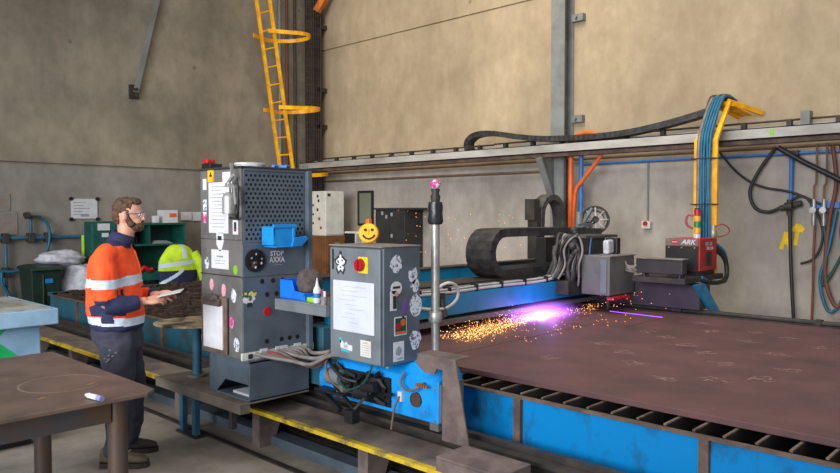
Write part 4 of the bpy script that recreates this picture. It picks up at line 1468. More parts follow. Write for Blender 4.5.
# black bracket linkage hanging in front
m = MB()
m.box(2.99, 3.10, 3.56, 3.86, .50, .515)
m.bar((3.04, 3.86, .50), (3.02, 3.62, .40), .03, .03)
m.box(2.95, 3.01, 3.42, 3.50, .36, .44)
m.bar((3.0, 3.46, .44), (3.03, 3.70, .56), .018, .018)
m.bar((3.0, 3.46, .44), (3.05, 3.36, .56), .018, .018)
m.build('linkage', M_BLACK, EC)
hose('cable', [(3.05, 3.33, .79), (3.03, 3.34, .70), (3.03, 3.42, .60), (3.02, 3.55, .55), (3.04, 3.66, .60)], .007, M_HOSEGR, EC)
hose('cable', [(3.04, 3.75, .78), (3.01, 3.76, .66), (3.01, 3.66, .56), (3.04, 3.55, .54)], .007, M_BRPIPE, EC)
hose('cable', [(3.08, 3.80, .70), (3.03, 3.72, .68), (3.02, 3.60, .62), (3.06, 3.50, .60)], .012, M_HOSEK, EC)

MB().box(3.46, 7.5, 4.20, 4.34, .785, .97).build('front_beam', M_BLUE, G, bevel=.006)
MB().box(3.46, 7.5, 4.16, 4.30, .715, .755).build('under_beam_strip', M_GREYW, G)  # grey strip added for the shadow and dust below the front beam
MB().box(3.46, 7.5, 4.25, 5.16, .80, .84).build('deck_plate', M_GREYW, G)
MB().box(3.40, 7.9, 4.36, 4.72, 1.0, 1.035).build('chain_tray', M_DARK, G)
m = MB()
for x in (3.6, 4.6, 5.6, 6.6, 7.3):
    m.box(x, x + .05, 4.40, 4.68, .84, 1.0)
m.build('tray_stand', M_DARK, G)
MB().box(3.46, 8.1, 5.10, 5.24, .82, 1.10).build('rear_beam', M_BLUE, G, bevel=.006)
MB().box(3.46, 8.1, 5.08, 5.26, 1.10, 1.115).build('rear_cap', M_DARK, G)
MB().box(3.46, 7.9, 4.95, 5.08, .90, .96).build('rear_ledge', M_GREYW, G)
MB().box(3.34, 3.46, 4.20, 5.26, .66, .84).build('beam_foot', M_TEAL, G, bevel=.006)
fc = MB().box(7.24, 7.50, 3.0, 5.2, .70, .95).build('far_carriage', mat('dark_violet_grey', (60, 50, 66), .6), G)  # one even dark violet-grey tone over the carriage
MB().prism([(7.06, .97), (7.30, .97), (7.76, .60), (7.56, .60)], 'y', 2.97, 3.0).build('end_gusset', M_BLUE, fc)
MB().box(7.0, 7.98, 3.05, 3.62, .975, 1.03).build('outrigger_plate', M_DARK, G)
m = MB()
m.box(6.45, 7.55, 4.05, 4.2, .84, .98)
m.build('carriage_slide', M_DARK, G)
for i, (y_, z_, rr, mm) in enumerate(((4.22, .985, .014, M_HOSEW), (4.26, .99, .016, M_HOSEG), (4.31, .99, .014, M_HOSEW), (4.28, 1.012, .012, M_HOSEG), (4.24, 1.01, .010, M_HOSEW))):
    pts = [(3.5 + j * .45, y_ + random.uniform(-.012, .012), z_ + random.uniform(0, .006)) for j in range(7)] + [(6.5, y_, z_ + .03), (6.75, y_ - .02, z_ + .08), (6.95, y_ - .04, z_ + .16)]
    hose('tray_cable', pts, rr, mm, G)
for i in range(8):
    x = 4.0 + i * .38
    m = MB().box(x, x + .02, 4.20, 4.34, .97, 1.035)
    m.build('cable_tie', M_BLACK, G)
for i in range(4):
    x = 6.02 + i * .35
    MB().cyl((x, 4.9, .9), (x, 4.9, 1.15), .02, n=8).build('stanchion', M_DARK, G)
m = MB()
m.cyl((5.8, 4.9, 1.14), (7.2, 4.9, 1.14), .012, n=8)
m.build('hand_rail', M_BRPIPE, G)
hose('hanging_cable', [(4.55, 4.19, 1.03), (4.62, 4.10, 1.09), (4.72, 4.08, 1.05), (4.72, 4.08, .95), (4.62, 4.10, .88), (4.5, 4.14, .87), (4.3, 4.17, .9), (4.1, 4.19, .97)], .014, M_HOSEW, G)
m = MB()
m.box(4.55, 4.63, 4.14, 4.20, .78, 1.0)
m.cyl((4.59, 4.10, .80), (4.59, 4.14, .95), .022)
m.build('clamp', M_DARK, G)

# energy chain on the gantry
m = MB()
pa = [(7.7, 4.53, 1.08), (6.9, 4.53, 1.08), (6.1, 4.53, 1.08)]
for i in range(9):
    a = -PI / 2 - PI * i / 8
    pa.append((5.80 + .205 * math.cos(a), 4.53, 1.285 + .205 * math.sin(a)))
pa += [(6.3, 4.53, 1.49), (7.0, 4.53, 1.485), (7.75, 4.53, 1.46)]
chain(m, pa, (0, 1, 0), .32, .085, .075)
tag(m.build('energy_chain', M_CHAIN), 'wide black energy chain looping back along the gantry top', 'cable chain')
t = thing('arched_chain', 'arched grey energy chain standing at the column end of gantry', 'cable chain', (7.5, 5.17, 1.1))
m = MB()
pa = [(7.52, 5.17, 1.115), (7.52, 5.17, 1.55)]
for i in range(1, 8):
    a = PI - PI * i / 8
    pa.append((7.76 + .24 * math.cos(a), 5.17, 1.64 + .25 * math.sin(a)))
pa += [(8.02, 5.17, 1.5), (8.04, 5.17, 1.115)]
chain(m, pa, (0, 1, 0), .16, .07, .07)
m.build('links', M_CHAIN2, t)
m = MB()
m.box(7.34, 7.46, 5.10, 5.24, 1.60, 1.86)
m.box(7.40, 7.48, 5.10, 5.24, 1.115, 1.60)
m.build('bracket', M_DARK, t)
MB().cyl((7.42, 5.05, 1.48), (8.2, 5.05, 1.48), .015, n=8).build('cross_rod', M_BRPIPE, t)
MB().cyl((7.42, 5.02, 1.48), (7.48, 5.12, 1.48), .03, n=8).build('clamp', M_DARK, t)
t = thing('cabinet_on_gantry', 'dark box under the energy chain at the gantry far end', 'box', (7.2, 4.9, 1.1))
MB().box(7.06, 7.5, 4.74, 4.88, 1.035, 1.40).build('case', M_BLKC, t, bevel=.005)
MB().box(7.2, 7.36, 4.73, 4.74, 1.2, 1.3).build('plate', M_INKG, t)

# hose reel on the gantry far end
t = thing('cable_reel', 'spoked wheel cable reel on the far end of the gantry', 'reel', (7.85, 4.5, 1.1))
m = MB()
rc = Vector((7.78, 4.52, 1.60))
ax = Vector((-.75, -.62, .2)).normalized()
u_ = ax.cross(Vector((0, 0, 1))).normalized()
v_ = ax.cross(u_)
for off in (-.05, .05):
    m.tube([rc + ax * off + (u_ * math.cos(a * PI / 12) + v_ * math.sin(a * PI / 12)) * .16 for a in range(24)], .012, 6, closed=True)
m.build('rim', M_DARK, t, smooth=True)
for i in range(4):
    a = PI * i / 4
    d = (u_ * math.cos(a) + v_ * math.sin(a)) * .155
    MB().bar(rc + ax * .05 - d, rc + ax * .05 + d, .014, .008).build('spoke', M_HOSEW, t)
MB().cyl(rc - ax * .06, rc + ax * .07, .04).build('hub', M_DARK, t, smooth=True)
m = MB()
for k_ in range(3):
    m.tube([rc + ax * (-.03 + .03 * k_) + (u_ * math.cos(a * PI / 10) + v_ * math.sin(a * PI / 10)) * .13 for a in range(20)], .016, 6, closed=True)
m.build('wound_cable', M_HOSEG, t, smooth=True)
m = MB()
m.bar((7.78, 4.60, 1.58), (7.78, 4.62, 1.035), .05, .05)
m.build('stand', M_DARK, t)
m = MB()
m.bar((7.45, 4.50, 1.53), (7.68, 4.50, 1.74), .03, .03)
m.box(7.40, 7.62, 4.45, 4.55, 1.52, 1.57)
m.cyl((7.36, 4.48, 1.56), (7.36, 4.48, 1.70), .04, n=10)
tag(m.build('chain_end_bracket', M_GREY), 'grey bracket pieces on the chain beside the cable reel', 'bracket')

# ------------------------------------------------------------------ torch carriage
t = thing('torch_carriage', 'grey steel torch carriage box hanging over the steel plate', 'torch carriage', (6.9, 3.85, .83))
MB().box(6.67, 7.20, 3.70, 4.03, .835, 1.235).build('body', M_GREYW, t, bevel=.008)
MB().box(6.66, 6.67, 3.73, 3.80, .86, 1.21).build('side_cover', M_GREY, t)
MB().box(6.67, 7.22, 3.69, 4.05, 1.235, 1.245).build('lid', M_HOSEG, t)
m = MB()
m.box(6.62, 6.96, 3.62, 3.70, .80, .825)
m.build('red_handle', M_RED, t)
m = MB()
m.cyl((6.86, 3.82, .80), (6.86, 3.82, .835), .03, n=14)
m.cyl((6.86, 3.82, .70), (6.86, 3.82, .80), .018, .022, n=14)
m.cyl((6.86, 3.82, .668), (6.86, 3.82, .70), .008, .018, n=14)
m.build('plasma_torch', M_DARK, t, smooth=True)
m = MB()
m.box(6.72, 7.2, 4.05, 4.30, 1.0, 1.42)
m.box(6.68, 7.35, 3.98, 4.34, 1.42, 1.45)
m.build('lifter_housing', M_CHAIN2, t, bevel=.005)
m = MB()
m.obox((7.0, 3.90, 1.325), (.15, .07, .15), (1, .1, .05))
fo = m.build('foil_bundle', M_SACK, t, bevel=.02)
MB().box(7.08, 7.16, 3.84, 3.98, 1.245, 1.42).build('connector_block', M_BLACK, t, bevel=.01)
random.seed(44)
for i, (y0, rr, mm) in enumerate(((4.10, .018, M_CHAIN2), (4.15, .024, M_CHAIN2), (4.05, .012, M_HOSEG), (4.19, .02, M_CHAIN), (4.12, .014, M_HOSEG), (4.08, .016, M_BLACK))):
    q = lambda a: a + random.uniform(-.03, .03)
    hose('hose', [(q(6.64), y0, .92), (q(6.58), y0 - .03, 1.0), (q(6.60), q(y0 - .03), 1.14), (q(6.66), q(y0 - .02), 1.30), (q(6.63), y0, q(1.42)), (q(6.57), y0 + .05, q(1.44)), (q(6.50), q(y0 + .08), 1.30), (q(6.50), y0 + .08, 1.14), (q(6.42), y0 + .10, 1.0)], rr, mm, t)
hose('hose', [(6.78, 3.98, 1.42), (6.74, 3.97, 1.33), (6.73, 3.97, 1.245)], .008, M_BPIPE2, t)
m = MB()
random.seed(8)
for i in range(14):
    m.ell((6.60 + random.uniform(-.05, .08), 4.10 + random.uniform(-.06, .1), 1.15 + i * .028), random.uniform(.02, .04), nu=7, nv=5)
m.build('cable_tangle', M_CHAIN2, t, smooth=True)

t = thing('power_module', 'low dark grey module between torch carriage and red power unit', 'module', (7.06, 3.3, 1.03))
MB().box(7.0, 7.12, 3.08, 3.58, 1.065, 1.215).build('case', M_BLKC, t, bevel=.01)
MB().box(6.99, 7.13, 3.07, 3.60, 1.215, 1.228).build('lid', M_HOSEG, t, bevel=.004)
m = MB()
for x, y_ in ((7.03, 3.12), (7.09, 3.12), (7.03, 3.5), (7.09, 3.5)):
    m.cyl((x, y_, 1.03), (x, y_, 1.075), .02, n=8)
m.build('foot', M_BLACK, t)
m = MB()
random.seed(14)
for i in range(8):
    m.tube(cat_rom([(7.02 + random.uniform(0, .1), 3.56, 1.06 + .02 * i), (6.97, 3.62, 1.05 + random.uniform(0, .1)), (7.0, 3.70, 1.08 + random.uniform(0, .1)), (7.10, 3.72, 1.05 + random.uniform(0, .1))], 4), .010, 6)
m.build('wiring', M_HOSEG, t, smooth=True)
tag(MB().prism([(3.40, 1.03), (3.54, 1.03), (3.49, 1.22), (3.45, 1.22)], 'x', 7.60, 7.63).build('pointed_bracket', M_BLKC), 'small dark pointed bracket behind the low dark module', 'bracket')

# red plasma power unit
t = thing('plasma_power_unit', 'red and black plasma power unit below the yellow mast', 'power unit', (7.6, 3.25, 1.03))
MB().box(7.40, 7.84, 3.07, 3.44, 1.08, 1.42).build('case', M_RED, t, bevel=.008)
MB().box(7.39, 7.40, 3.085, 3.44, 1.09, 1.34).build('black_cover', M_BLACK, t)
MB().box(7.388, 7.40, 3.085, 3.44, 1.345, 1.42).build('silver_band', mat('band_grey', (116, 108, 104), .5), t)
text('logo_text', 'ARK', 'x', 7.388, 3.19, 1.383, .07, M_WHITE, t, sx=1.1, shear=.3)
m = MB()
disc(m, 'x', 7.388, 3.335, 1.383, .02, sx=2.2, n=18, m=1)
rect(m, 'x', 7.388, 3.335, 1.383, .06, .008, base=.002, t=.001, m=0)
m.build('badge', [M_WHITE, M_RED], t)
m = MB()
rect(m, 'y', 3.07, 7.63, 1.365, .17, .035, m=1)
rect(m, 'y', 3.07, 7.66, 1.315, .16, .03, m=0)
m.build('rating_label', [mat('label_pink', (226, 190, 194), .5), mat('label_lilac', (190, 180, 206), .5)], t)
text('model_text', '350', 'y', 3.07, 7.63, 1.365, .035, M_INK, t)
text('model_text', 'ARC', 'y', 3.07, 7.66, 1.315, .03, M_RED, t)
m = MB()
for i in range(4):
    m.box(7.54 + i * .045, 7.56 + i * .045, 3.062, 3.07, 1.13, 1.28)
m.build('vent_slot', M_RUSTD, t)
m = MB()
for y_ in (3.12, 3.26, 3.40):
    m.cyl((7.382, y_, 1.325), (7.39, y_, 1.325), .008, n=8)
m.build('screw', M_STEELG, t)
m = MB()
m.box(7.42, 7.82, 3.09, 3.42, 1.03, 1.08)
m.build('foot', M_BLACK, t)
for i, (dz, rr, mm) in enumerate(((0, .025, M_BLACK), (.03, .022, M_HOSEK), (.06, .02, M_HOSET))):
    hose('power_cable', [(7.86, 3.10, 1.30 + dz), (7.97, 3.04, 1.20 + dz), (8.0, 3.02, 1.08), (7.92, 3.0, .98 - dz * .3), (7.75, 3.0, .95), (7.55, 3.02, .96), (7.4, 3.05, .99 + dz * .5)], rr, mm, t)

# stack light
t = thing('stack_light', 'signal stack light with red, amber and green lenses beside mast', 'signal light', (7.62, 3.21, 1.42))
z = 1.42
for mm, h in ((M_WB, .05), (M_AMBER, .065), (M_GRNL, .065), (M_AMBER, .06), (M_RED, .07)):
    MB().cyl((7.66, 3.21, z), (7.66, 3.21, z + h - .005), .035, n=18).build('lens', mm, t, smooth=True)
    z += h
MB().cyl((7.66, 3.21, z - .004), (7.66, 3.21, z + .012), .03, n=18).build('cap', M_BLACK, t, smooth=True)
hose('lead', [(7.66, 3.25, 1.66), (7.64, 3.31, 1.66), (7.64, 3.32, 1.57), (7.66, 3.26, 1.52)], .012, M_HOSER, t)
t = thing('air_filter', 'small silver air filter with red lead right of the mast', 'filter', (7.8, 3.09, 1.42))
MB().tube([(7.82, 3.10, z) for z in (1.42, 1.44, 1.50, 1.52, 1.56)], [.02, .03, .03, .018, .018], 14).build('body', M_STEELG, t, smooth=True)
hose('lead', [(7.83, 3.09, 1.54), (7.88, 3.03, 1.57), (7.94, 2.98, 1.52), (7.92, 2.99, 1.46), (7.84, 3.06, 1.43)], .008, M_HOSER, t)

# yellow mast with hose bundle
t = thing('hose_mast', 'tall yellow mast carrying a bundle of blue hoses over the beam', 'mast', (7.9, 3.2, 1.03))
for y_ in (3.13, 3.33):
    m = MB()
    m.bar((7.92, y_, 1.03), (7.92, y_, 2.50), .06, .035)
    m.bar((7.92, y_, 2.48), (8.27, y_ - .01, 2.94), .05, .035)
    if y_ < 3.2:
        m.bar((8.25, y_, 2.94), (8.78, 2.93, 2.84), .03, .06)
    else:
        m.bar((8.25, y_ - .02, 2.94), (8.62, 3.13, 2.80), .03, .06)
    m.build('mast_post', M_YEL, t, bevel=.004)
MB().box(8.24, 8.28, 3.12, 3.32, 2.90, 2.94).build('cross_bar', M_YEL, t)
MB().obox((8.46, 3.12, 2.85), (.34, .2, .01), (1, -.3, -.28)).build('top_plate', M_YEL, t)
random.seed(2)
cols = [M_HOSET, M_HOSET, M_HOSET, M_HOSET, M_HOSET, M_HOSET, M_HOSET, M_HOSER, M_HOSEG, M_HOSET]
for i in range(10):
    y_ = 3.165 + .0155 * i
    dx = -.03 if i % 2 else -.055
    top = M_HOSEG if i % 3 == 0 else cols[i]
    pts = [(7.91 + dx, y_ - .01, 1.25), (7.92 + dx, y_, 1.6), (7.92 + dx, y_ + random.uniform(-.01, .01), 2.1), (7.92 + dx, y_, 2.45), (8.02 + dx, y_ + .01, 2.65), (8.22 + dx, y_ - .01, 2.96), (8.32, y_ - .02, 3.0), (8.46, y_ - .04, 2.97), (8.5, y_ - .03, 2.90)]
    hose('hose', pts, .0165, cols[i], t)
for i in range(6):
    y_ = 3.17 + .026 * i
    hose('upper_cable', [(7.90, y_, 2.44), (8.0, y_, 2.66), (8.18, y_ + random.uniform(-.01, .01), 2.97), (8.32, y_ - .02, 3.02), (8.5, y_ - .05, 2.97)], .012, (M_HOSEG, M_HOSEK, M_HOSEBR)[i % 3], t)
for z in (1.78, 2.28):
    MB().box(7.84, 7.95, 3.10, 3.37, z, z + .012).build('tie', M_BLACK, t)

# ------------------------------------------------------------------ hose bundle from tall cabinet to control box
GB = 'hoses between tall cabinet and control box'
HL = ['leftmost grey hose leaving the connector strip of the tall cabinet', 'grey hose just left of the pinkish red hose', 'pinkish red hose in the bundle leaving the tall cabinet',
      'grey hose just right of the pinkish red hose', 'middle grey hose of the bundle below the steel shelf', 'grey hose right of the middle one in the bundle',
      'third grey hose from the right end of the connector strip', 'second grey hose from the right end of the connector strip', 'rightmost grey hose leaving the connector strip']
random.seed(6)
for i in range(9):
    x0 = 2.80 + i * .045
    mm = M_HOSER if i == 2 else M_HOSEG
    z0 = .715
    sag = .02 + .012 * (i % 4)
    hose('machine_hose', [(x0, 4.258, z0), (x0 + .02, 4.17, z0 - .01), (2.93 + .022 * i, 4.02, .70 - sag + .004 * i), (2.96 + .018 * i, 3.86, .70 - sag * 1.2 + .008 * i), (3.0 + .02 * i, 3.72, .745 + .006 * i), (3.03 + .02 * i, 3.58, .772)], .0135, mm,
         None, HL[i], 'hose', GB)

# ------------------------------------------------------------------ foreground work table
t = thing('work_table', 'brown steel work table in the foreground left', 'table', (.9, 3.95, 0))
m = MB()
m.prism([(-.6, 3.25), (1.54, 3.25), (1.60, 3.31), (1.60, 4.64), (-.6, 4.64)], 'z', .832, .85)
m.build('tabletop', M_TABLE, t, bevel=.003)
m = MB()
m.box(-.5, 1.42, 3.38, 3.41, .71, .832)
m.box(-.5, 1.46, 4.50, 4.53, .72, .832)
m.box(1.43, 1.46, 3.45, 4.42, .72, .832)
m.build('apron', M_TLEG, t)
for x, y_ in ((1.465, 3.415), (1.475, 4.46), (-.45, 3.42), (-.45, 4.46)):
    MB().cyl((x, y_, 0), (x, y_, .832), .046, n=20).build('leg', M_TLEG, t, smooth=True)
m = MB()
m.bar((1.43, 4.46, .14), (1.43, 3.42, .14), .04, .05)
m.bar((-.45, 4.46, .16), (1.43, 4.46, .16), .04, .05)
m.build('stretcher', M_TLEG, t)
m = MB()
pts = [(1.33 + .19 * math.cos(a * PI / 18), 3.74 + .19 * math.sin(a * PI / 18), .8503) for a in range(32)]
for p, q in zip(pts[:-1], pts[1:]):
    m.bar(p, q, .012, .0006)
m.build('chalk_circle', mat('chalk_ring', (132, 110, 98), .7), t)
m = MB()
random.seed(17)
for x, y_ in ((.75, 3.75), (1.15, 3.5), (1.42, 3.62), (1.0, 4.3)):
    for k_ in range(2):
        pts = [(x + random.uniform(-.05, .05), y_ + random.uniform(-.04, .04)) for _ in range(3)]
        cx_, cy_ = x + .02 * k_, y_ + .015 * k_
        m.prism([(cx_ + .02 * math.cos(a) * random.uniform(.4, 1), cy_ + .012 * math.sin(a) * random.uniform(.4, 1)) for a in (0, .9, 1.8, 2.7, 3.6, 4.5, 5.4)], 'z', .850, .8506)
m.build('paint_spot', [mat('spot_ochre', (170, 120, 70), .7)], t)
t = thing('paint_marker', 'white paint marker lying on the brown work table', 'marker', (1.31, 3.29, .85))
a_, b_ = Vector((1.305, 3.345, .864)), Vector((1.322, 3.245, .864))
d_ = (b_ - a_).normalized()
MB().cyl(a_, b_, .0125, n=14).build('barrel', M_WHITE, t, smooth=True)
MB().cyl(a_ - d_ * .022, a_, .006, .011, n=12).build('cap', M_WHITE, t, smooth=True)
MB().tube([b_ - d_ * .03, b_ - d_ * .028, b_ + d_ * .004], [.0128, .0132, .0132], 14).build('blue_band', mat('lilac_label', (150, 160, 220), .5), t, smooth=True)

# ------------------------------------------------------------------ light blue bench
t = thing('blue_bench', 'light blue steel bench with green chevron at left edge', 'bench', (1.2, 6.0, 0))
m = MB()
m.box(-.2, 1.86, 5.62, 6.5, .06, .90)
m.build('body', M_BENCH, t, bevel=.01)
m = MB()
m.box(-.3, 1.95, 5.52, 5.54, .885, 1.0)
m.box(1.93, 1.95, 5.54, 6.6, .885, 1.0)
m.box(-.3, 1.93, 6.58, 6.6, .885, 1.0)
m.box(-.3, 1.93, 5.54, 6.58, .885, .90)
m.build('tray_rim', M_BENCH, t, bevel=.012)
m = MB()
m.box(-.28, 1.91, 5.56, 6.56, .985, 1.003)
m.build('top_sheet', M_BENCHT, t)
m = MB()
flat(m, 'y', 5.62, [(1.2, .885), (1.645, .885), (1.56, .80), (1.76, .62), (1.82, .50), (1.2, .50)][::-1])
m.build('green_chevron', M_GREEN, t)
m = MB()
m.box(-.1, 1.8, 5.68, 6.44, 0, .06)
m.build('plinth', M_BLACK, t)
tag(MB().box(.9, 1.3, 4.95, 5.2, 0, .06).build('floor_channel', M_DARK), 'dark steel offcut on the floor before the blue bench', 'offcut')
m = MB()
random.seed(10)
pts = cat_rom([(1.48, 5.75, 1.03), (1.56, 5.80, 1.06), (1.62, 5.9, 1.08), (1.62, 6.05, 1.06), (1.55, 6.2, 1.05), (1.40, 6.25, 1.04)], 6)
m.tube(pts, [.04 + .012 * math.sin(i) for i in range(len(pts))], 12, flat=.7)
m.tube([p + Vector((-.02, 0, .028)) for p in pts[4:-4]], .016, 8, 1)
tag(m.build('folded_cloth', [M_SACK, M_NAVY], smooth=True), 'crumpled white and navy cloth on the blue bench top', 'cloth')

# ------------------------------------------------------------------ the worker
HD = R(-40)
fwv = Vector((math.cos(HD), math.sin(HD), 0))
lfv = Vector((-math.sin(HD), math.cos(HD), 0))
B0 = Vector((2.11, 4.83, 0))


def B(f, l, z):
    return B0 + fwv * f + lfv * l + Vector((0, 0, z))


PER = thing('person', 'bearded worker in orange and navy hi-vis shirt reading a sheet', 'person', B0)


def bell(mb, c, r, m=0, nu=20, nv=14, fn=None):
    """ellipsoid in body axes (forward, left, up)"""
    k = len(mb.v)
    mb.ell((0, 0, 0), r, m, nu, nv, fn)
    for i in range(k, len(mb.v)):
        q = mb.v[i]
        mb.v[i] = B(c[0] + q.x, c[1] + q.y, c[2] + q.z)


def ring_loft(mb, rows, m=0, n=24):
    """rows of (forward centre, left centre, z, half depth, half width) in body axes"""
    k = len(mb.v)
    for (cf, cl, z, a, b) in rows:
        for j in range(n):
            t_ = 2 * PI * j / n
            mb.v.append(B(cf + a * math.cos(t_), cl + b * math.sin(t_), z))
    for i in range(len(rows) - 1):
        for j in range(n):
            mb.f.append([k + i * n + j, k + i * n + (j + 1) % n, k + (i + 1) * n + (j + 1) % n, k + (i + 1) * n + j])
            mb.m.append(m)
    mb.f.append([k + j for j in range(n)][::-1])
    mb.f.append([k + (len(rows) - 1) * n + j for j in range(n)])
    mb.m += [m, m]


def limb(mb, pts, rr, m=0, n=16):
    P = [B(*p) for p in pts]
    S = cat_rom(P, 6)
    L = []
    for i in range(len(P) - 1):
        for j in range(6):
            L.append(rr[i] + (rr[i + 1] - rr[i]) * j / 6)
    L.append(rr[-1])
    mb.tube(S, L, n, m)


def remesh(o, voxel, smooth_it=4, classify=None, noise=0.0, nscale=1.0):
    """fuse overlapping pieces into one continuous surface"""
    r_ = o.modifiers.new('r', 'REMESH')
    r_.mode = 'VOXEL'
    r_.voxel_size = voxel
    if smooth_it:
        s_ = o.modifiers.new('s', 'SMOOTH')
        s_.iterations = smooth_it
        s_.factor = .5
    dg = bpy.context.evaluated_depsgraph_get()
    dg.update()
    me = bpy.data.meshes.new_from_object(o.evaluated_get(dg))
    mats_ = [x for x in o.data.materials]
    o.modifiers.clear()
    me.materials.clear()
    for x in mats_:
        me.materials.append(x)
    from mathutils import noise as N
    org = ORG[o]
    if noise:
        ns = [v.normal.copy() for v in me.vertices]
        for v, nn in zip(me.vertices, ns):
            q = v.co * nscale
            v.co += nn * noise * (N.noise(q) + .5 * N.noise(q * 2.3))
    for p in me.polygons:
        p.use_smooth = True
        if classify:
            w = p.center + org - B0
            p.material_index = classify(w.dot(fwv), w.dot(lfv), w.z)
    o.data = me
    return o


def hand(mb, wrist, palm_dir, side, up, curl=.6, s=1.0):
    """palm plus four fingers and a thumb, built from tapered chains in world space"""
    w = Vector(wrist)
    d = Vector(palm_dir).normalized()
    sd_ = Vector(side).normalized()          # across the knuckles
    nn = d.cross(sd_).normalized()           # towards the palm side
    if nn.dot(Vector(up)) > 0:
        nn = -nn
    for k_ in range(4):
        off = (-.030 + .020 * k_) * s
        mb.tube([w + sd_ * off * .6, w + d * .045 * s + sd_ * off, w + d * .088 * s + sd_ * off], [.015 * s, .0165 * s, .011 * s], 10)
        ln = (.060, .072, .068, .052)[k_] * s
        p = w + d * .085 * s + sd_ * off
        a1, a2, a3 = curl * .5, curl * 1.2, curl * 1.8
        pts = [p]
        for a, f in ((a1, .42), (a2, .32), (a3, .26)):
            pts.append(pts[-1] + (d * math.cos(a) + nn * math.sin(a)) * ln * f)
        mb.tube(pts, [.0095 * s, .009 * s, .008 * s, .006 * s], 8)
    p = w + d * .03 * s - sd_ * .030 * s
    mb.tube([p, p + (d * .7 - sd_ * .6 + nn * .3).normalized() * .035 * s, p + (d * .9 - sd_ * .35 + nn * .5).normalized() * .075 * s], [.013 * s, .011 * s, .008 * s], 8)


# joints (forward, left, up); near side is the right side (left < 0)
SR, ER, WR = (-.05, -.19, 1.42), (-.02, -.235, 1.11), (.205, -.15, 1.115)
SL, EL, WL = (-.03, .18, 1.42), (.02, .22, 1.12), (.23, .07, 1.13)

body = MB()
H = .012                                                     # the head is carried forward of the shoulders
bell(body, (.045 + H, 0, 1.693), (.088, .070, .100))            # skull
bell(body, (.080 + H, 0, 1.630), (.056, .052, .066))            # jaw
bell(body, (.130 + H, 0, 1.664), (.020, .012, .026))            # nose
bell(body, (.142 + H, 0, 1.652), (.014, .013, .011))
bell(body, (.122 + H, 0, 1.628), (.016, .022, .010))            # lips
bell(body, (.124 + H, 0, 1.698), (.012, .042, .012))            # brow
for s_ in (-1, 1):
    bell(body, (.036 + H, .076 * s_, 1.670), (.020, .014, .032))   # ears
limb(body, [(-.01, 0, 1.42), (.02, 0, 1.50), (.035 + H, 0, 1.61)], [.07, .058, .054])
ring_loft(body, [(-.02, 0, .90, .10, .15), (-.03, 0, 1.1, .11, .15), (-.03, 0, 1.3, .11, .16), (-.03, 0, 1.42, .08, .13)])
for (S_, E_, W_, sd_) in ((SR, ER, WR, -1), (SL, EL, WL, 1)):
    limb(body, [S_, E_, W_], [.05, .042, .026])
hand(body, B(*WR), fwv * .95 + lfv * .22 + Vector((0, 0, .08)), Vector((0, 0, -.5)) + lfv * -.7, (0, 0, 1), .75, .92)
hand(body, B(*WL), fwv * .95 - lfv * .1 + Vector((0, 0, .10)), Vector((0, 0, .5)) + lfv * -.7, (0, 0, 1), .7, .92)
for s_, (hx, kx, ax_) in ((-1, ((0, -.09, .88), (.01, -.10, .48), (-.03, -.11, .09))), (1, ((0, .09, .88), (.02, .12, .48), (.0, .14, .09)))):
    limb(body, [hx, kx, ax_], [.08, .055, .04])
o = body.build('body', M_SKIN, PER)
remesh(o, .0060, 3)

# eyes
m = MB()
for s_ in (-1, 1):
    bell(m, (.120 + H, .028 * s_, 1.682), (.010, .012, .008))
m.build('eye', M_WHITE, PER, smooth=True)
m = MB()
for s_ in (-1, 1):
    bell(m, (.129 + H, .029 * s_, 1.682), (.004, .005, .005))
m.build('iris', M_INK, PER, smooth=True)

hair = MB()
bell(hair, (.022 + H, 0, 1.728), (.088, .074, .075))
bell(hair, (.070 + H, 0, 1.768), (.058, .058, .030))
bell(hair, (-.018 + H, 0, 1.685), (.048, .062, .070))
o = hair.build('hair', M_HAIR, PER)
remesh(o, .006, 2, None, .007, 45)
beard = MB()
bell(beard, (.092 + H, 0, 1.606), (.052, .052, .040))
bell(beard, (.116 + H, 0, 1.598), (.028, .034, .030))
for s_ in (-1, 1):
    limb(beard, [(.052 + H, .064 * s_, 1.715), (.056 + H, .062 * s_, 1.650), (.080 + H, .050 * s_, 1.612)], [.010, .018, .026])
bell(beard, (.134 + H, 0, 1.640), (.010, .024, .007))
o = beard.build('beard', M_HAIR, PER)
remesh(o, .005, 1, None, .003, 50)
# safety glasses
m = MB()
for s_ in (-1, 1):
    m.tube([B(.142 + H, .010 * s_, 1.693), B(.141 + H, .048 * s_, 1.695), B(.125 + H, .068 * s_, 1.690), B(.045 + H, .082 * s_, 1.690), B(.032 + H, .082 * s_, 1.684)], .003, 6)
m.build('glasses_frame', M_BPIPE, PER)
m = MB()
for s_ in (-1, 1):
    m.add([B(.144 + H, .008 * s_, 1.695), B(.142 + H, .052 * s_, 1.695), B(.136 + H, .054 * s_, 1.664), B(.142 + H, .012 * s_, 1.660),
           B(.147 + H, .008 * s_, 1.695), B(.145 + H, .052 * s_, 1.695), B(.139 + H, .054 * s_, 1.664), B(.145 + H, .012 * s_, 1.660)],
          [(0, 1, 2, 3), (4, 5, 6, 7), (0, 1, 5, 4), (1, 2, 6, 5), (2, 3, 7, 6), (3, 0, 4, 7)])
gm = bpy.data.materials.new('clear_lens')
gm.use_nodes = True
bs = gm.node_tree.nodes['Principled BSDF']
bs.inputs['Base Color'].default_value = (.9, .95, 1, 1)
bs.inputs['Roughness'].default_value = .05
bs.inputs['Alpha'].default_value = .25
m.build('glasses_lens', gm, PER)

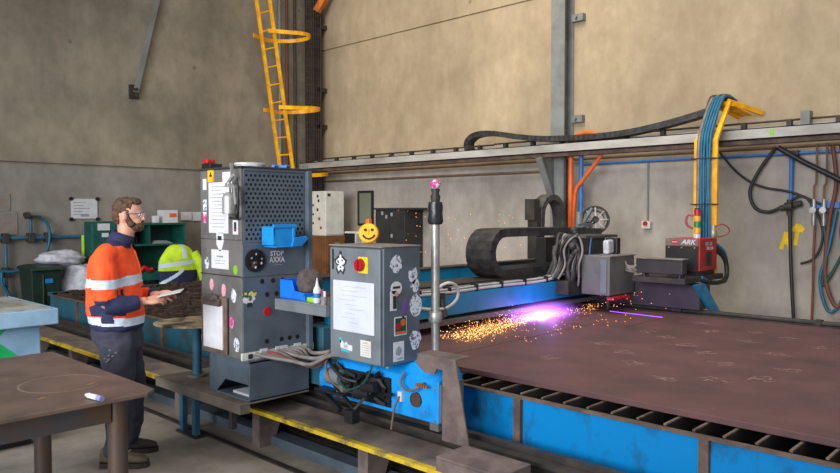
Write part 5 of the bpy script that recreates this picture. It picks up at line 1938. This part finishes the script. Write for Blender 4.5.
# hi-vis shirt
sh = MB()
ring_loft(sh, [(-.03, 0, .915, .156, .190), (-.028, 0, .93, .166, .198), (-.034, 0, 1.0, .176, .202), (-.044, 0, 1.1, .176, .202), (-.052, 0, 1.22, .170, .202), (-.058, 0, 1.32, .156, .200),
               (-.050, 0, 1.40, .130, .190), (-.038, 0, 1.45, .108, .160), (-.02, 0, 1.49, .085, .115), (.0, 0, 1.515, .07, .08)], n=32)
limb(sh, [(-.04, -.12, 1.440), (-.05, -.185, 1.385), (-.035, -.235, 1.26), ER], [.066, .078, .078, .070])
limb(sh, [ER, (.07, -.22, 1.10), (.165, -.175, 1.108)], [.070, .058, .044])
limb(sh, [(-.03, .12, 1.440), (-.03, .185, 1.385), (.0, .225, 1.26), EL], [.066, .076, .076, .066])
limb(sh, [EL, (.11, .17, 1.12), (.19, .105, 1.128)], [.064, .054, .044])


def shirt_zone(f, l, z):
    # forearms, collar and hem are navy, reflective tape runs around chest, upper arms and hem
    if l < -.195 and .97 < z < 1.135:
        return 1
    if l < -.155 and z > 1.02:
        if f > .045 and z < 1.19:
            return 1
        if z < 1.135 + .35 * f:
            return 1
        return 2 if abs(z - 1.235) < .028 else 0
    if l > .155 and z > 1.02:
        if z < 1.18:
            return 1
        return 2 if abs(z - 1.235) < .028 else 0
    if (f > .15 and .0 < l < .2 and 1.05 < z < 1.2) or (f > .15 and l < -.08 and 1.04 < z < 1.18):
        return 1
    if z > 1.475:
        return 1
    if abs(z - 1.240 - .06 * f) < .030 or abs(z - (.978 - .05 * f)) < .026:
        return 2
    return 1 if z < .955 - .05 * f else 0


o = sh.build('shirt', [M_HIVIS, M_NAVY, M_SILVER], PER)
remesh(o, .0065, 6, shirt_zone, .010, 9)
# collar
m = MB()
n = 22
k = len(m.v)
rows = [(.0, 1.475, .084, .098), (.012, 1.52, .074, .080), (.028, 1.555, .066, .068), (.028, 1.55, .078, .082), (.012, 1.505, .094, .106)]
for (cf, z, a, b) in rows:
    for j in range(n):
        t_ = R(28) + (2 * PI - R(56)) * j / (n - 1)
        m.v.append(B(cf + a * math.cos(t_), b * math.sin(t_), z - .022 * math.cos(t_)))
for i in range(len(rows) - 1):
    for j in range(n - 1):
        m.f.append([k + i * n + j, k + i * n + j + 1, k + (i + 1) * n + j + 1, k + (i + 1) * n + j])
        m.m.append(0)
o = m.build('collar', M_NAVY, PER, smooth=True)
o.modifiers.new('t', 'SOLIDIFY').thickness = .005
m = MB()
m.tube([B(.100, -.03, 1.44), B(.128, -.02, 1.34), B(.132, -.01, 1.27)], .004, 6)
m.box(0, 0, 0, 0, 0, 0) if False else None
m.build('front_placket', M_HIVIS, PER)

# trousers
tr = MB()
ring_loft(tr, [(-.03, 0, .955, .145, .172), (-.03, 0, .90, .158, .180), (-.02, 0, .84, .158, .180), (-.01, 0, .78, .140, .170)], n=28)
limb(tr, [(-.01, -.085, .84), (.005, -.095, .66), (.025, -.10, .48), (.0, -.11, .28), (-.02, -.115, .085)], [.122, .105, .084, .074, .068])
limb(tr, [(-.01, .085, .84), (.01, .105, .66), (.03, .12, .48), (.02, .135, .28), (-.01, .145, .085)], [.122, .105, .084, .074, .068])
o = tr.build('trousers', M_PANTS, PER)
remesh(o, .010, 5, None, .016, 8)
m = MB()
random.seed(19)
for i in range(9):
    f_, z_ = random.uniform(-.06, .06), random.uniform(.72, .80)
    r_ = .168
    bell(m, (f_, -.204, z_), (.010, .010, .006), 0, 7, 5)
m.build('paint_stain', mat('stain_pale', (120, 118, 124), .8), PER)


def boot(cf, cl, ang, mm, far=False):
    m = MB()
    k = len(m.v)
    ca, sa = math.cos(ang), math.sin(ang)

    def W(f, l, z):
        return B(cf + f * ca - l * sa, cl + f * sa + l * ca, z)
    rows = [(-.105, .030, .035, .095), (-.095, .040, .03, .13), (-.04, .044, .03, .155), (.02, .045, .03, .135), (.07, .046, .03, .10), (.13, .050, .03, .088), (.18, .046, .03, .074), (.205, .030, .035, .055)]
    n_ = 12
    for (f, hw, z0, z1) in rows:
        for j in range(n_):
            t_ = 2 * PI * j / n_
            c_, s_ = math.cos(t_), math.sin(t_)
            zz = (z0 + z1) / 2 + (z1 - z0) / 2 * (abs(s_) ** .7) * (1 if s_ > 0 else -1)
            m.v.append(W(f, hw * (abs(c_) ** .8) * (1 if c_ > 0 else -1), zz))
    for i in range(len(rows) - 1):
        for j in range(n_):
            m.f.append([k + i * n_ + j, k + i * n_ + (j + 1) % n_, k + (i + 1) * n_ + (j + 1) % n_, k + (i + 1) * n_ + j])
            m.m.append(0)
    m.f += [[k + j for j in range(n_)][::-1], [k + (len(rows) - 1) * n_ + j for j in range(n_)]]
    m.m += [0, 0]
    o = m.build('boot', mm, PER, smooth=True)
    s = o.modifiers.new('sub', 'SUBSURF')
    s.levels = s.render_levels = 1
    m = MB()
    pts = [(-.115, 0), (-.10, -.040), (-.02, -.042), (.08, -.050), (.16, -.050), (.205, -.030), (.218, 0), (.205, .030), (.16, .050), (.08, .050), (-.02, .042), (-.10, .040)]
    n_ = len(pts)
    m.add([W(f, l, 0) for f, l in pts] + [W(f, l, .032) for f, l in pts],
          [list(range(n_))[::-1], list(range(n_, 2 * n_))] + [(i, (i + 1) % n_, n_ + (i + 1) % n_, n_ + i) for i in range(n_)])
    m.build('sole', M_SOLE, o)
    m = MB()
    for i in range(4):
        m.cyl(W(.01 + .025 * i, -.022, .148 - .013 * i), W(.01 + .025 * i, .022, .148 - .013 * i), .004, n=6)
    m.build('lace', M_INKG, o)


boot(-.01, -.115, R(-4), M_BOOT)
boot(-.03, .165, R(8), M_BOOTSHADE)

# sheet held in the hands
m = MB()
c0 = B(.34, -.06, 1.155)
ex = (fwv * .97 + lfv * .1 + Vector((0, 0, .20))).normalized()
m.obox(c0, (.15, .21, .004), ex, (0, 0, 1))
tag(m.build('paper_sheet', M_WHITE), 'white sheet of paper held by the worker', 'paper')

# ------------------------------------------------------------------ arc, sparks
AR = Vector((5.93, 4.02, .68))
t = thing('plasma_arc', 'brilliant violet plasma arc flaring on the steel plate', 'arc', AR)
m = MB().ell(AR + Vector((0, 0, .005)), (.05, .03, .02))
m.build('arc_core', emat('arc_core', (235, 215, 255), 30), t, smooth=True)
vm = bpy.data.materials.new('glare_haze')
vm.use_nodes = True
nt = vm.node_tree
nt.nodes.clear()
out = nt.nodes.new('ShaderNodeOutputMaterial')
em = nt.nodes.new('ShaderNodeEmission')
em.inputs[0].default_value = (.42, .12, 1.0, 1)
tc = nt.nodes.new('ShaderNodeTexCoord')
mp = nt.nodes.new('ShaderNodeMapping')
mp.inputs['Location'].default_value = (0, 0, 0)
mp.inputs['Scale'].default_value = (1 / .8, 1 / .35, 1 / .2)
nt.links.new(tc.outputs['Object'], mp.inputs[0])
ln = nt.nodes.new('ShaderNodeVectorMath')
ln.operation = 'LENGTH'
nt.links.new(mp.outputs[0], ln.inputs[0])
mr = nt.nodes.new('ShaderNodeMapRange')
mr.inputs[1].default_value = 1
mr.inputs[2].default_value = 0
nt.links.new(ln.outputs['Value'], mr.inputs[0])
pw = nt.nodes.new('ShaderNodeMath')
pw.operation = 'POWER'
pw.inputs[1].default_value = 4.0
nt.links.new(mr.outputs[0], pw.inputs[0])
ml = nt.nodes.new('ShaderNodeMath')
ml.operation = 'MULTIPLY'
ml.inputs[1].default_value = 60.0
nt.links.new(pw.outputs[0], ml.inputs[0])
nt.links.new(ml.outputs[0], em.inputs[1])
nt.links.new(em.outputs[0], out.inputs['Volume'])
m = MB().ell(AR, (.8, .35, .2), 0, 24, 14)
m.build('arc_glare_haze', vm, t, smooth=True)  # glowing volume added for the violet glare haze around the arc
d = bpy.data.lights.new('arc_light', 'POINT')
d.energy = 2.2
d.color = (.50, .22, 1.0)
d.shadow_soft_size = .05
lo = bpy.data.objects.new('arc_light', d)
COL.objects.link(lo)
lo.parent = t
lo.location = (0, -.12, .07)

random.seed(77)
M_SP = emat('spark_hot', (255, 196, 110), 6)
M_SP2 = emat('spark_orange', (255, 140, 60), 3)


def spark(mb, p, r, m_):
    p = Vector(p)
    v = [p + Vector(q) * r for q in ((1, 0, 0), (-1, 0, 0), (0, 1, 0), (0, -1, 0), (0, 0, 1), (0, 0, -1))]
    mb.add(v, [(0, 2, 4), (2, 1, 4), (1, 3, 4), (3, 0, 4), (2, 0, 5), (1, 2, 5), (3, 1, 5), (0, 3, 5)], m_)


m = MB()
for i in range(1800):
    t_ = random.random() ** .9
    x = AR.x - .1 - 1.45 * t_ + random.gauss(0, .08)
    y = AR.y - .02 - .20 * t_ + random.gauss(0, .03 + .07 * t_)
    z = .662 + abs(random.gauss(0, .03 + .02 * math.sin(PI * t_)))
    spark(m, (x, y, z), random.uniform(.0015, .0036), 0 if random.random() < .5 else 1)
for i in range(260):
    x = AR.x + random.uniform(.0, 1.0)
    y = AR.y + random.uniform(-.12, .05)
    spark(m, (x, y, .662 + abs(random.gauss(0, .03))), random.uniform(.001, .003), 0 if random.random() < .4 else 1)
for i in range(60):
    spark(m, (random.uniform(4.6, 6.6), random.uniform(3.3, 3.95), random.uniform(.66, .68)), random.uniform(.003, .006), 1)
for i in range(70):
    spark(m, (random.uniform(5.9, 7.6), random.uniform(5.3, 6.2), random.uniform(1.15, 1.75)), random.uniform(.003, .007), 1)
for i in range(24):
    spark(m, (random.uniform(6.5, 7.3), random.uniform(3.3, 3.8), random.uniform(.68, .85)), random.uniform(.003, .006), 1)
tag(m.build('sparks', [M_SP, M_SP2]), 'spray of orange sparks streaming across the plate from the arc', 'sparks', kind='stuff')
